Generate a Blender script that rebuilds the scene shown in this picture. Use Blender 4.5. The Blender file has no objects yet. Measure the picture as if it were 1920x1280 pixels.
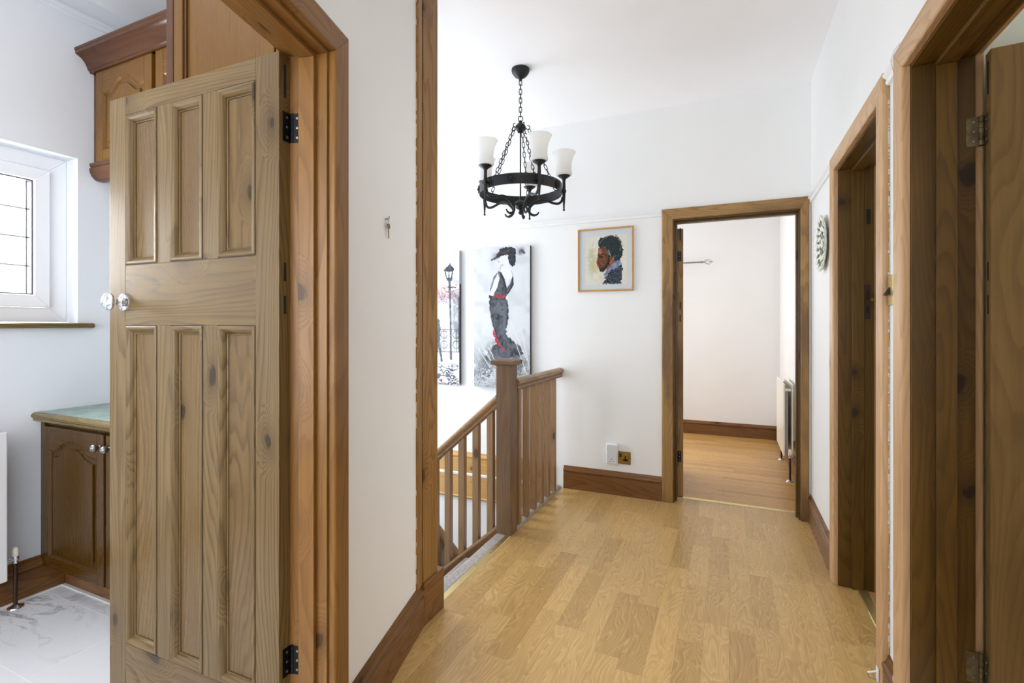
import bpy, bmesh, math, random
import numpy as np
from mathutils import Matrix, Vector

SC = bpy.context.scene
COL = SC.collection

# ------------------------------------------------------------------ camera, sky, lights, exposure
YAW = math.atan2(407, 918)
cd = bpy.data.cameras.new('camera'); cam = bpy.data.objects.new('camera', cd); COL.objects.link(cam)
cam.location = (0, 0, 1.24); cam.rotation_euler = (math.pi/2, 0, YAW)
cd.sensor_width = 36; cd.lens = 918/1920*36; cd.shift_y = -28/1920; cd.clip_start = .02; cd.clip_end = 100
SC.camera = cam
w = bpy.data.worlds.new('sky'); SC.world = w; w.use_nodes = True
w.node_tree.nodes['Background'].inputs[0].default_value = (.86, .93, 1, 1)
w.node_tree.nodes['Background'].inputs[1].default_value = 2.6

def area(name, loc, direction, sx, sy, power, color=(1, 1, 1), spread=180):
    l = bpy.data.lights.new(name, 'AREA'); l.shape = 'RECTANGLE'; l.size = sx; l.size_y = sy
    l.energy = power; l.color = color; l.spread = math.radians(spread)
    o = bpy.data.objects.new(name, l); COL.objects.link(o); o.location = loc
    o.rotation_euler = Vector(direction).to_track_quat('-Z', 'Y').to_euler()
    return o
# daylight at real windows, plus unseen fill lights added to brighten the rooms
area('daylight_kitchen_window', (-3.16, .82, 1.66), (1, 0, -.1), 1.0, .8, 74, (.96, .98, 1))
area('fill_kitchen_south', (-1.9, -1.14, 1.5), (-.12, 1, .1), 1.6, 1.6, 42, (.97, .985, 1))  # added fill light for the kitchen; no garden door stands here
area('daylight_stair_window', (-3.24, 2.88, 1.25), (1, -.05, -.1), 1.2, 2.2, 34, (.93, .965, 1))
area('fill_landing_south', (.0, -1.93, 1.55), (0, 1, 0), .8, 1.6, 25, (.94, .97, 1))  # unseen fill light added behind the camera to brighten the landing
area('daylight_far_room_window', (-1.35, 5.98, 1.45), (.1, -1, -.1), 1.3, 1.1, 20, (.90, .95, 1))
area('daylight_far_room_side_window', (-2.15, 4.9, 1.45), (1, 0, 0), 1.2, 1.2, 17, (.90, .95, 1))
area('fill_middle_room', (3.12, 2.9, 1.5), (-1, 0, 0), 1.0, 1.2, 18, (.98, .98, .98))  # added fill to lift the middle doorway; no window is built
area('fill_near_room', (3.12, .55, 1.5), (-1, 0, 0), 1.6, 1.3, 30, (.98, .98, .98))  # fill light added to brighten the angled wall through the doorway; no window there
vs = SC.view_settings; vs.view_transform = 'Standard'; vs.look = 'None'; vs.gamma = 1; vs.exposure = 0.46
vs.use_curve_mapping = False
cy = SC.cycles
cy.use_denoising = True; cy.max_bounces = 10; cy.diffuse_bounces = 8; cy.glossy_bounces = 4
cy.transmission_bounces = 6; cy.transparent_max_bounces = 8; cy.sample_clamp_indirect = 6
cy.caustics_reflective = False; cy.caustics_refractive = False

# ------------------------------------------------------------------ materials
def lin(c):
    return tuple((v/255/12.92 if v/255 <= .04045 else ((v/255+.055)/1.055)**2.4) for v in c) + (1,)
class NT:
    """small helper for writing node trees"""
    def __init__(s, name):
        s.m = bpy.data.materials.new(name); s.m.use_nodes = True; s.t = s.m.node_tree
        s.b = s.t.nodes['Principled BSDF']
    def n(s, typ, **kw):
        nd = s.t.nodes.new(typ)
        for k, v in kw.items():
            if k.startswith('_'): setattr(nd, k[1:], v)
        return nd
    def l(s, a, b): s.t.links.new(a, b)
    def set(s, sock, v):
        if isinstance(v, bpy.types.NodeSocket): s.l(v, sock)
        else: sock.default_value = v
    def math(s, op, a, b=None, c=None, clamp=False):
        nd = s.t.nodes.new('ShaderNodeMath'); nd.operation = op; nd.use_clamp = clamp
        s.set(nd.inputs[0], a)
        if b is not None: s.set(nd.inputs[1], b)
        if c is not None: s.set(nd.inputs[2], c)
        return nd.outputs[0]
    def vmul(s, v, k, add=(0, 0, 0)):
        nd = s.t.nodes.new('ShaderNodeVectorMath'); nd.operation = 'MULTIPLY_ADD'
        s.set(nd.inputs[0], v); nd.inputs[1].default_value = k; s.set(nd.inputs[2], add)
        return nd.outputs[0]
    def noise(s, v, scale, detail=3, rough=.55, out=0, dist=0):
        nd = s.t.nodes.new('ShaderNodeTexNoise'); s.set(nd.inputs['Vector'], v)
        nd.inputs['Scale'].default_value = scale; nd.inputs['Detail'].default_value = detail
        nd.inputs['Roughness'].default_value = rough; nd.inputs['Distortion'].default_value = dist
        return nd.outputs[out]
    def ramp(s, f, stops):
        nd = s.t.nodes.new('ShaderNodeValToRGB'); s.set(nd.inputs[0], f)
        e = nd.color_ramp.elements
        while len(e) < len(stops): e.new(.5)
        for el, (p, c) in zip(e, stops):
            el.position = p; el.color = c if len(c) == 4 else tuple(c)+(1,)
        return nd.outputs[0]
    def mix(s, f, a, b, blend='MIX'):
        nd = s.t.nodes.new('ShaderNodeMix'); nd.data_type = 'RGBA'; nd.blend_type = blend
        s.set(nd.inputs[0], f); s.set(nd.inputs[6], a); s.set(nd.inputs[7], b)
        return nd.outputs[2]
    def smooth(s, v, lo, hi):
        nd = s.t.nodes.new('ShaderNodeMapRange'); nd.interpolation_type = 'SMOOTHSTEP'
        s.set(nd.inputs[0], v); nd.inputs[1].default_value = lo; nd.inputs[2].default_value = hi
        return nd.outputs[0]
    def bump(s, h, strength, dist):
        nd = s.t.nodes.new('ShaderNodeBump'); s.set(nd.inputs['Height'], h)
        nd.inputs['Strength'].default_value = strength; nd.inputs['Distance'].default_value = dist
        s.l(nd.outputs[0], s.b.inputs['Normal'])
    def gr(s):
        nd = s.t.nodes.new('ShaderNodeAttribute'); nd.attribute_name = 'grain'
        return nd.outputs['Vector']
    def base(s, c): s.set(s.b.inputs['Base Color'], c)
    def rough(s, v): s.set(s.b.inputs['Roughness'], v)

def wood(name, light, dark, mid=None, knots=.5, rough=.45, contrast=1.0, ring=26, blotch=.35, blotch_col=None, spec=.32, stretch=.13, gain=1, sat=1):
    """grain runs along the third component of the per-board 'grain' coordinate"""
    def tone(c):
        c = lin(c)[:3]; y = .3*c[0]+.6*c[1]+.1*c[2]
        return tuple(max(.002, (y+(v-y)*sat)*gain) for v in c)+(1,)
    t = NT(name); g = t.gr(); L, D = tone(light), tone(dark)
    M_ = tone(mid) if mid else tuple((a*.6+b*.4) for a, b in zip(L, D))
    sx = t.n('ShaderNodeSeparateXYZ'); t.l(g, sx.inputs[0])
    # knots: stretched cells in the face plane, some of them switched on
    wv = t.noise(t.vmul(g, (14, 14, 5)), 1, 2)
    kx = t.math('ADD', sx.outputs[0], t.math('MULTIPLY', sx.outputs[1], .61))
    cv = t.n('ShaderNodeCombineXYZ'); t.l(t.math('MULTIPLY', kx, 8.5), cv.inputs[0]); t.l(t.math('ADD', t.math('MULTIPLY', sx.outputs[2], 4.3), t.math('MULTIPLY', wv, .25)), cv.inputs[1])
    vo = t.n('ShaderNodeTexVoronoi'); vo.voronoi_dimensions = '2D'; vo.inputs['Scale'].default_value = 1; t.l(cv.outputs[0], vo.inputs['Vector'])
    warp = t.noise(t.vmul(g, (60, 60, 30)), 1, 2)
    kd = t.math('ADD', vo.outputs['Distance'], t.math('MULTIPLY', t.math('SUBTRACT', warp, .5), .10))
    sw = t.n('ShaderNodeSeparateColor'); t.l(vo.outputs['Color'], sw.inputs[0])
    on = t.math('GREATER_THAN', sw.outputs[0], 1-.5*knots if knots else 2)
    size = t.math('ADD', .05, t.math('MULTIPLY', sw.outputs[1], .10))
    halo = t.math('MULTIPLY', t.math('SUBTRACT', 1, t.smooth(kd, .03, .50)), on)
    core = t.math('MULTIPLY', t.math('SUBTRACT', 1, t.smooth(t.math('DIVIDE', kd, size), .75, 1.15)), on)
    # growth rings: long cathedral lines
    low = t.noise(t.vmul(g, (5.5, 5.5, .75)), 1, 1.5, .45)
    med = t.noise(t.vmul(g, (24, 24, 2.4)), 1, 2, .5)
    ph = t.math('ADD', t.math('ADD', t.math('MULTIPLY', sx.outputs[0], ring*2.0), t.math('MULTIPLY', sx.outputs[1], ring*1.3)),
                t.math('ADD', t.math('MULTIPLY', low, 22), t.math('MULTIPLY', med, 1.3)))
    ph = t.math('ADD', ph, t.math('MULTIPLY', halo, 6.5))
    fr = t.math('FRACT', ph)
    ringv = t.math('MULTIPLY', t.smooth(fr, .35, .92), t.math('SUBTRACT', 1, t.smooth(fr, .93, 1.0)))
    fib = t.noise(t.vmul(g, (420, 420, 8)), 1, 3, .6)
    fib2 = t.noise(t.vmul(g, (80, 80, 1.6)), 1, 3, .6)
    v = t.math('ADD', t.math('MULTIPLY', ringv, .5*contrast), t.math('MULTIPLY', t.math('SUBTRACT', fib2, .38), 1.0*contrast))
    v = t.math('ADD', v, t.math('MULTIPLY', t.math('SUBTRACT', fib, .5), .5*contrast), clamp=True)
    c = t.ramp(v, [(0, L), (.45, M_), (1, D)])
    bl = t.smooth(t.noise(t.vmul(g, (4, 4, 1.3)), 1, 4, .6), .42, .72)
    bc = tone(blotch_col) if blotch_col else M_
    c = t.mix(t.math('MULTIPLY', bl, blotch), c, bc)
    kc = tuple(x*.42 for x in D[:3])+(1,)
    c = t.mix(t.math('MULTIPLY', core, .8), t.mix(t.math('MULTIPLY', t.math('POWER', halo, 2.0), .55), c, D), kc)
    t.base(c)
    t.rough(t.math('ADD', rough-.08, t.math('MULTIPLY', v, .2)))
    t.b.inputs['Specular IOR Level'].default_value = spec
    t.bump(t.math('SUBTRACT', fib, t.math('MULTIPLY', v, .5)), .12, .001)
    return t.m

def plain(name, c, rough=.5, metal=0, spec=.5, noise=0, nscale=8, bump=0, bscale=60, coat=0):
    t = NT(name)
    if noise:
        n_ = t.noise(t.gr(), nscale, 4)
        L = lin(c)
        t.base(t.mix(t.smooth(n_, .3, .7), tuple(x*(1-noise) for x in L[:3])+(1,), L))
    else: t.base(lin(c))
    t.rough(rough); t.b.inputs['Metallic'].default_value = metal
    t.b.inputs['Specular IOR Level'].default_value = spec
    if coat: t.b.inputs['Coat Weight'].default_value = coat; t.b.inputs['Coat Roughness'].default_value = .1
    if bump: t.bump(t.noise(t.gr(), bscale, 4), bump, .002)
    return t.m

def wall_mat(name, c):
    t = NT(name); g = t.gr(); L = lin(c)
    n_ = t.noise(g, 1.3, 4)
    t.base(t.mix(t.smooth(n_, .3, .75), tuple(x*.965 for x in L[:3])+(1,), L)); t.rough(.62)
    t.b.inputs['Specular IOR Level'].default_value = .25
    h = t.math('ADD', t.noise(g, 9, 3), t.math('MULTIPLY', t.noise(g, 160, 2), .12))
    t.bump(h, .10, .012)
    return t.m

def floor_mat(name, light, dark, row=.094, length=.46, rough=.27):
    """laminate: grain coordinate is (across, up, along)"""
    t = NT(name); g = t.gr()
    sx = t.n('ShaderNodeSeparateXYZ'); t.l(g, sx.inputs[0])
    r = t.math('DIVIDE', sx.outputs[0], row); ri = t.math('FLOOR', r); rf = t.math('FRACT', r)
    wn = t.n('ShaderNodeTexWhiteNoise'); wn.noise_dimensions = '1D'; t.l(ri, wn.inputs['W'])
    y = t.math('ADD', t.math('DIVIDE', sx.outputs[2], length), t.math('MULTIPLY', wn.outputs[0], 7.3))
    yi = t.math('FLOOR', y); yf = t.math('FRACT', y)
    cv = t.n('ShaderNodeCombineXYZ'); t.l(ri, cv.inputs[0]); t.l(yi, cv.inputs[1])
    w2 = t.n('ShaderNodeTexWhiteNoise'); w2.noise_dimensions = '3D'; t.l(cv.outputs[0], w2.inputs['Vector'])
    off = t.n('ShaderNodeVectorMath'); off.operation = 'MULTIPLY_ADD'
    t.l(w2.outputs['Color'], off.inputs[0]); off.inputs[1].default_value = (9, 9, 9); t.l(g, off.inputs[2])
    v = off.outputs[0]
    low = t.noise(t.vmul(v, (9, 9, 2.3)), 1, 2, .5, dist=.9)
    ph = t.math('ADD', t.math('MULTIPLY', low, 17), t.math('MULTIPLY', sx.outputs[0], 34))
    fr = t.math('FRACT', ph)
    rg = t.math('MULTIPLY', t.smooth(fr, .2, .9), t.math('SUBTRACT', 1, t.smooth(fr, .92, 1)))
    fib = t.noise(t.vmul(v, (260, 260, 10)), 1, 3, .6)
    f2 = t.noise(t.vmul(v, (40, 40, 3)), 1, 3, .6)
    q = t.math('ADD', t.math('MULTIPLY', rg, .20), t.math('ADD', t.math('MULTIPLY', t.math('SUBTRACT', fib, .5), .55), t.math('MULTIPLY', f2, .45)), clamp=True)
    L, D = lin(light), lin(dark)
    c = t.ramp(q, [(0, L), (1, D)])
    tone = t.ramp(w2.outputs['Value'], [(0, (.78, .74, .66)), (.35, (.91, .89, .85)), (.7, (1, 1, 1)), (1, (1.06, 1.05, 1.03))])
    c = t.mix(1.0, c, tone, 'MULTIPLY')
    streak = t.math('MULTIPLY', t.math('SUBTRACT', 1, t.smooth(t.math('ABSOLUTE', t.math('SUBTRACT', fr, .12)), .0, .12)), t.smooth(f2, .35, .6))
    c = t.mix(t.math('MULTIPLY', streak, .28), c, lin((222, 194, 142)))
    e1 = t.math('MINIMUM', rf, t.math('SUBTRACT', 1, rf)); e2 = t.math('MINIMUM', yf, t.math('SUBTRACT', 1, yf))
    e = t.math('MINIMUM', t.math('MULTIPLY', e1, row), t.math('MULTIPLY', e2, length))
    gap = t.math('SUBTRACT', 1, t.smooth(e, .0002, .0011))
    c = t.mix(t.math('MULTIPLY', gap, .35), c, tuple(x*.35 for x in D[:3])+(1,))
    t.base(c); t.rough(t.math('ADD', rough, t.math('MULTIPLY', q, .12)))
    t.bump(t.math('SUBTRACT', fib, gap), .08, .001)
    return t.m

def tile_mat():
    t = NT('marble_floor_tile'); g = t.gr()
    sx = t.n('ShaderNodeSeparateXYZ'); t.l(g, sx.inputs[0])
    a = t.math('DIVIDE', t.math('ADD', sx.outputs[0], 2.258), .66); b = t.math('DIVIDE', t.math('SUBTRACT', sx.outputs[2], 1.212), .333)
    af, bf = t.math('FRACT', a), t.math('FRACT', b)
    cv = t.n('ShaderNodeCombineXYZ'); t.l(t.math('FLOOR', a), cv.inputs[0]); t.l(t.math('FLOOR', b), cv.inputs[1])
    wn = t.n('ShaderNodeTexWhiteNoise'); wn.noise_dimensions = '3D'; t.l(cv.outputs[0], wn.inputs['Vector'])
    off = t.n('ShaderNodeVectorMath'); off.operation = 'MULTIPLY_ADD'
    t.l(wn.outputs['Color'], off.inputs[0]); off.inputs[1].default_value = (7, 7, 7); t.l(g, off.inputs[2])
    v = off.outputs[0]
    n1 = t.noise(t.vmul(v, (2.2, 2.2, 5)), 1, 6, .62, dist=.8)
    vein = t.math('SUBTRACT', 1, t.smooth(t.math('ABSOLUTE', t.math('SUBTRACT', n1, .5)), .0, .035))
    n2 = t.noise(v, 1.8, 3)
    vein = t.math('MULTIPLY', vein, t.smooth(n2, .45, .7))
    n3 = t.noise(t.vmul(v, (7, 7, 12)), 1, 5, .6, dist=1)
    v2 = t.math('MULTIPLY', t.math('SUBTRACT', 1, t.smooth(t.math('ABSOLUTE', t.math('SUBTRACT', n3, .5)), 0, .02)), .35)
    c = t.mix(t.math('ADD', t.math('MULTIPLY', vein, .6), t.math('MULTIPLY', v2, t.smooth(n2, .5, .7)), clamp=True), lin((222, 224, 228)), lin((120, 124, 132)))
    e = t.math('MINIMUM', t.math('MULTIPLY', t.math('MINIMUM', af, t.math('SUBTRACT', 1, af)), .66),
               t.math('MULTIPLY', t.math('MINIMUM', bf, t.math('SUBTRACT', 1, bf)), .333))
    gap = t.math('SUBTRACT', 1, t.smooth(e, .0015, .0025))
    t.base(t.mix(gap, c, lin((236, 236, 236)))); t.rough(.16); t.bump(t.math('SUBTRACT', 1, gap), .2, .001)
    return t.m

def glass_mat(name, tint=(1, 1, 1), gloss=.08):
    t = NT(name); nt = t.t; nt.nodes.remove(t.b)
    tr = nt.nodes.new('ShaderNodeBsdfTransparent'); tr.inputs[0].default_value = tint+(1,)
    gl = nt.nodes.new('ShaderNodeBsdfGlossy'); gl.inputs['Roughness'].default_value = .03
    mx = nt.nodes.new('ShaderNodeMixShader'); mx.inputs[0].default_value = gloss
    nt.links.new(tr.outputs[0], mx.inputs[1]); nt.links.new(gl.outputs[0], mx.inputs[2])
    nt.links.new(mx.outputs[0], nt.nodes['Material Output'].inputs[0])
    return t.m

def frosted_mat():
    t = NT('frosted_white_glass'); nt = t.t
    t.base(lin((250, 250, 248))); t.rough(.3)
    tl = nt.nodes.new('ShaderNodeBsdfTranslucent'); tl.inputs[0].default_value = (.98, .98, .97, 1)
    mx = nt.nodes.new('ShaderNodeMixShader'); mx.inputs[0].default_value = .55
    nt.links.new(t.b.outputs[0], mx.inputs[1]); nt.links.new(tl.outputs[0], mx.inputs[2])
    nt.links.new(mx.outputs[0], nt.nodes['Material Output'].inputs[0])
    return t.m

def carpet_mat():
    t = NT('grey_loop_carpet'); g = t.gr()
    n1 = t.noise(g, 420, 2, .6); n2 = t.noise(g, 60, 2)
    c = t.ramp(t.math('ADD', t.math('MULTIPLY', n1, .75), t.math('MULTIPLY', n2, .25)), [(.32, lin((120, 110, 106))), (.5, lin((176, 168, 164))), (.66, lin((218, 212, 208)))])
    t.base(c); t.rough(.95); t.b.inputs['Specular IOR Level'].default_value = .1
    t.bump(n1, .9, .004)
    return t.m

def painted_mat(name, rough=.6):
    t = NT(name); at = t.n('ShaderNodeAttribute'); at.attribute_name = 'paint'
    t.base(at.outputs['Color']); t.rough(rough); t.b.inputs['Specular IOR Level'].default_value = .25
    return t.m

M = {}
M['wall'] = wall_mat('white_plaster', (232, 233, 233))
M['wall_cream'] = wall_mat('cream_plaster', (235, 235, 235))
M['wall_kitchen'] = wall_mat('pale_blue_white_plaster', (222, 226, 231))
M['wall_green'] = wall_mat('grey_green_plaster', (206, 212, 200))
M['ceiling'] = wall_mat('ceiling_paint', (246, 246, 248))
M['door'] = wood('stripped_pine_door', (172, 148, 112), (92, 70, 47), (150, 126, 91), knots=.5, rough=.36, contrast=1.0, blotch=.5, blotch_col=(132, 108, 82), ring=34, gain=0.4, sat=1.3)
M['door_panel'] = wood('stripped_pine_panel', (168, 143, 108), (96, 74, 50), (146, 121, 90), knots=.25, rough=.30, contrast=.85, blotch=.6, blotch_col=(136, 112, 88), ring=24, gain=0.4, sat=1.4)
M['door_shaded'] = wood('shaded_pine_door', (122, 98, 62), (66, 50, 30), (104, 82, 50), knots=.15, rough=.42, contrast=.5, blotch=.5, blotch_col=(84, 66, 42), ring=32, gain=1.1, sat=1.1)  # same pine as the kitchen door, its shade put into the colour
M['frame_red'] = wood('red_pine_frame', (118, 86, 50), (72, 49, 26), (102, 72, 40), knots=.42, rough=.4, contrast=.6, blotch=.5, blotch_col=(86, 58, 28), ring=24, gain=1.3, sat=1.12)
M['frame_old'] = wood('worn_pine_frame', (134, 108, 74), (76, 56, 36), (112, 88, 58), knots=.22, rough=.5, contrast=.7, blotch=.95, blotch_col=(84, 62, 42), ring=24, gain=1.4, sat=1.18)
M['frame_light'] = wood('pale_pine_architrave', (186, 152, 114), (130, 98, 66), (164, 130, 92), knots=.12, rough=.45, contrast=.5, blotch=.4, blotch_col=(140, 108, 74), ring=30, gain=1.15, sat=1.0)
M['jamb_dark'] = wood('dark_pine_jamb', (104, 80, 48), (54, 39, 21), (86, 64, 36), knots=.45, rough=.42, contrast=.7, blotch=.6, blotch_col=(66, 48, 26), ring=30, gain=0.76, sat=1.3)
M['skirt'] = wood('brown_pine_skirting', (104, 74, 48), (58, 38, 22), (86, 59, 36), knots=.35, rough=.36, contrast=.7, blotch=.55, blotch_col=(72, 48, 28), ring=24, gain=1.3, sat=1.15)
M['post'] = wood('brown_pine_post', (122, 94, 62), (66, 46, 28), (102, 76, 48), knots=.75, rough=.45, contrast=.8, blotch=.45, ring=24, gain=1.35, sat=1.2)
M['baluster'] = wood('brown_pine_baluster', (150, 118, 82), (100, 75, 48), (132, 102, 68), knots=.2, rough=.42, contrast=.6, blotch=.45, blotch_col=(116, 90, 68), ring=24, gain=1.1, sat=0.95)
M['newel'] = wood('brown_newel_pine', (122, 100, 80), (78, 60, 46), (106, 86, 68), knots=.2, rough=.45, contrast=.7, blotch=.6, blotch_col=(90, 72, 58), ring=24, gain=1.0, sat=1.25)
M['pine_new'] = wood('golden_pine', (206, 168, 120), (164, 122, 76), (190, 150, 102), knots=.4, rough=.35, contrast=.6, blotch=.2, ring=26, gain=0.85, sat=1.2)
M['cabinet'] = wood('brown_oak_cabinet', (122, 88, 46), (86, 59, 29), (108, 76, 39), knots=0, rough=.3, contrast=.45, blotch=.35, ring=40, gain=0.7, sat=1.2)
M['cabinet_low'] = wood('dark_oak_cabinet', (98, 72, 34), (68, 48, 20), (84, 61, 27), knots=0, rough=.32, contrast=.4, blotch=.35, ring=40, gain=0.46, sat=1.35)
M['mahogany'] = wood('mahogany_moulding', (96, 60, 36), (54, 31, 18), (80, 48, 28), knots=0, rough=.18, contrast=.5, blotch=.3, ring=30, gain=0.7, sat=1.05)
M['floor'] = floor_mat('oak_strip_laminate', (204, 169, 110), (146, 109, 58))
M['floor_far'] = floor_mat('oak_strip_laminate_bedroom', (200, 156, 90), (152, 106, 50), row=.05, length=.7, rough=.3)
M['floor_side'] = floor_mat('brown_strip_laminate', (170, 124, 76), (122, 84, 48), row=.09, length=1.1, rough=.35)
M['tile'] = tile_mat()
M['carpet'] = carpet_mat()
M['upvc'] = plain('white_upvc', (236, 238, 242), .3)
M['gasket'] = plain('black_gasket', (40, 34, 52), .5)
M['lead'] = plain('lead_came', (150, 152, 158), .5)
M['sill'] = wood('varnished_sill', (112, 94, 50), (64, 50, 24), knots=0, rough=.3, contrast=.9)
M['glass'] = glass_mat('window_glass')
M['chrome'] = plain('chrome', (225, 226, 230), .06, 1)
M['pewter'] = plain('pewter', (150, 148, 144), .38, 1, noise=.3, nscale=60)
M['copper_dark'] = plain('dark_pipe', (66, 50, 40), .4, .6)
M['iron'] = plain('black_wrought_iron', (34, 34, 36), .48, .35, noise=.35, nscale=90, bump=.15, bscale=160)
M['hinge_black'] = plain('blackened_hinge', (30, 30, 32), .4, .7, noise=.4, nscale=60)
M['hinge_brass'] = plain('paint_worn_brass', (128, 112, 80), .45, .55, noise=.6, nscale=45)
M['brass'] = plain('polished_brass', (226, 208, 150), .38, 1)
M['brass_old'] = plain('old_brass', (166, 136, 70), .3, 1, noise=.25, nscale=30)
M['frosted'] = frosted_mat()
M['white_plastic'] = plain('white_plastic', (226, 228, 230), .35)
M['grey_plastic'] = plain('light_grey_plastic', (202, 204, 206), .4)
M['black_plastic'] = plain('black_plastic', (20, 20, 22), .35)
M['cream_enamel'] = plain('cream_enamel', (236, 230, 214), .3)
M['white_enamel'] = plain('white_enamel', (226, 226, 228), .28)
M['rad_back'] = plain('grey_enamel', (150, 152, 148), .5)
M['caulk'] = plain('caulk', (214, 214, 212), .7)
M['gold_frame'] = wood('gilt_wood_frame', (196, 150, 88), (150, 106, 54), knots=0, rough=.35, contrast=.4)
M['mount'] = plain('pale_mount_card', (214, 220, 224), .7)
M['canvas_edge'] = plain('canvas_edge', (176, 180, 188), .8)
M['canvas_dark'] = plain('canvas_edge_dark', (66, 66, 74), .8)
M['paint'] = painted_mat('acrylic_painting'); M['pastel'] = painted_mat('pastel_drawing', .8)
M['plate_white'] = plain('glazed_ivory_ceramic', (226, 226, 214), .25, noise=.12, nscale=60)
M['plate_green'] = plain('glazed_green_ceramic', (112, 128, 112), .3, noise=.3, nscale=80)
M['worktop'] = plain('green_marbled_laminate', (132, 156, 146), .25, noise=.32, nscale=16)
M['dark_gap'] = plain('shadow_gap_paint', (24, 18, 12), .8)
M['shade_dirt'] = plain('painted_shade_and_dirt', (46, 33, 20), .7)
M['key'] = plain('dull_steel_key', (128, 112, 88), .4, .8)
M['flake'] = plain('flaking_paint', (206, 206, 198), .8)

# ------------------------------------------------------------------ mesh helpers
RNG = random.Random(7)
WM = {}
def world_of(o): return WM.get(o.name, Matrix.Identity(4))
def tag(o, label=None, cat=None, group=None, kind=None):
    if label: o['label'] = label
    if cat: o['category'] = cat
    if group: o['group'] = group
    if kind: o['kind'] = kind
    return o
def empty(name, loc=(0, 0, 0), label=None, cat=None, group=None, kind=None, mat=None):
    o = bpy.data.objects.new(name, None); COL.objects.link(o); o.empty_display_size = .1
    W = mat if mat is not None else Matrix.Translation(Vector(loc))
    o.matrix_world = W; WM[o.name] = W.copy()
    return tag(o, label, cat, group, kind)
AX = {'x': (1, 2, 0), 'y': (0, 2, 1), 'z': (0, 1, 2)}
class MB:
    def __init__(s, T=None):
        s.v, s.f, s.g, s.mi = [], [], [], []; s.T = T or Matrix.Identity(4); s.cur = 0
    def add(s, verts, faces, grain='z', rnd=True, off=None):
        n0 = len(s.v); ax = AX[grain]
        o = off if off is not None else ((RNG.uniform(0, 40), RNG.uniform(0, 40), RNG.uniform(0, 40)) if rnd else (0, 0, 0))
        for p in verts:
            s.v.append(tuple(s.T @ Vector(p))); s.g.append((p[ax[0]]+o[0], p[ax[1]]+o[1], p[ax[2]]+o[2]))
        for f in faces: s.f.append(tuple(i+n0 for i in f)); s.mi.append(s.cur)
        return s
    def box(s, x0, x1, y0, y1, z0, z1, grain='z', rnd=True):
        v = [(x, y, z) for z in (z0, z1) for y in (y0, y1) for x in (x0, x1)]
        return s.add(v, [(0, 2, 3, 1), (4, 5, 7, 6), (0, 1, 5, 4), (2, 6, 7, 3), (0, 4, 6, 2), (1, 3, 7, 5)], grain, rnd)
    def extrude(s, prof, p0, p1, A, B, k0=0, k1=0, grain='z', rnd=True):
        """profile (a,b) swept from p0 to p1; ends sheared along the path by a*k (mitres)"""
        p0, p1, A, B = Vector(p0), Vector(p1), Vector(A), Vector(B); D = (p1-p0).normalized(); n = len(prof)
        v = [p0+A*a+B*b+D*(a*k0) for a, b in prof]+[p1+A*a+B*b+D*(a*k1) for a, b in prof]
        f = [tuple(range(n)), tuple(range(2*n-1, n-1, -1))]+[(i, (i+1) % n, (i+1) % n+n, i+n) for i in range(n)]
        return s.add(v, f, grain, rnd)
    def poly(s, pts, axis, d0, d1, grain='z', rnd=True):
        """flat outline in the plane across `axis` given thickness d0..d1; pts are the other two coordinates in x,y,z order"""
        def mk(p, d): return {'x': (d, p[0], p[1]), 'y': (p[0], d, p[1]), 'z': (p[0], p[1], d)}[axis]
        n = len(pts); v = [mk(p, d0) for p in pts]+[mk(p, d1) for p in pts]
        f = [tuple(range(n)), tuple(range(2*n-1, n-1, -1))]+[(i, (i+1) % n, (i+1) % n+n, i+n) for i in range(n)]
        return s.add(v, f, grain, rnd)
    def lathe(s, prof, c=(0, 0, 0), axis='z', seg=32, grain='z'):
        n = len(prof); v = []; f = []
        for k in range(seg):
            a = 2*math.pi*k/seg; ca, sa = math.cos(a), math.sin(a)
            for r, h in prof:
                p = {'z': (r*ca, r*sa, h), 'y': (r*ca, h, r*sa), 'x': (h, r*ca, r*sa)}[axis]
                v.append((p[0]+c[0], p[1]+c[1], p[2]+c[2]))
        for k in range(seg):
            k2 = (k+1) % seg
            for i in range(n-1): f.append((k*n+i, k*n+i+1, k2*n+i+1, k2*n+i))
        if prof[0][0] > 1e-6: f.append(tuple(k*n for k in range(seg)))
        if prof[-1][0] > 1e-6: f.append(tuple(k*n+n-1 for k in range(seg)))
        return s.add(v, f, grain)
    def tube(s, pts, r, seg=8, closed=False, flat=None):
        """round (or flattened: flat=(across, thick)) tube through pts"""
        P = [Vector(p) for p in pts]; n = len(P); R = r if isinstance(r, (list, tuple)) else [r]*n
        def tan(i):
            a = P[(i-1) % n] if (closed or i > 0) else P[0]; b = P[(i+1) % n] if (closed or i < n-1) else P[-1]
            return (b-a).normalized()
        t0 = tan(0); up = Vector((0, 0, 1)) if abs(t0.z) < .9 else Vector((1, 0, 0))
        N = t0.cross(up).normalized(); v = []
        for i in range(n):
            t = tan(i); N = (N-t*N.dot(t)).normalized(); B = t.cross(N)
            for k in range(seg):
                a = 2*math.pi*k/seg
                v.append(P[i]+N*(math.cos(a)*R[i])+B*(math.sin(a)*R[i]))
        f = []
        for i in range(n if closed else n-1):
            j = (i+1) % n
            for k in range(seg):
                k2 = (k+1) % seg; f.append((i*seg+k, i*seg+k2, j*seg+k2, j*seg+k))
        if not closed: f += [tuple(range(seg)), tuple(range(n*seg-1, (n-1)*seg-1, -1))]
        return s.add(v, f)
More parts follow.
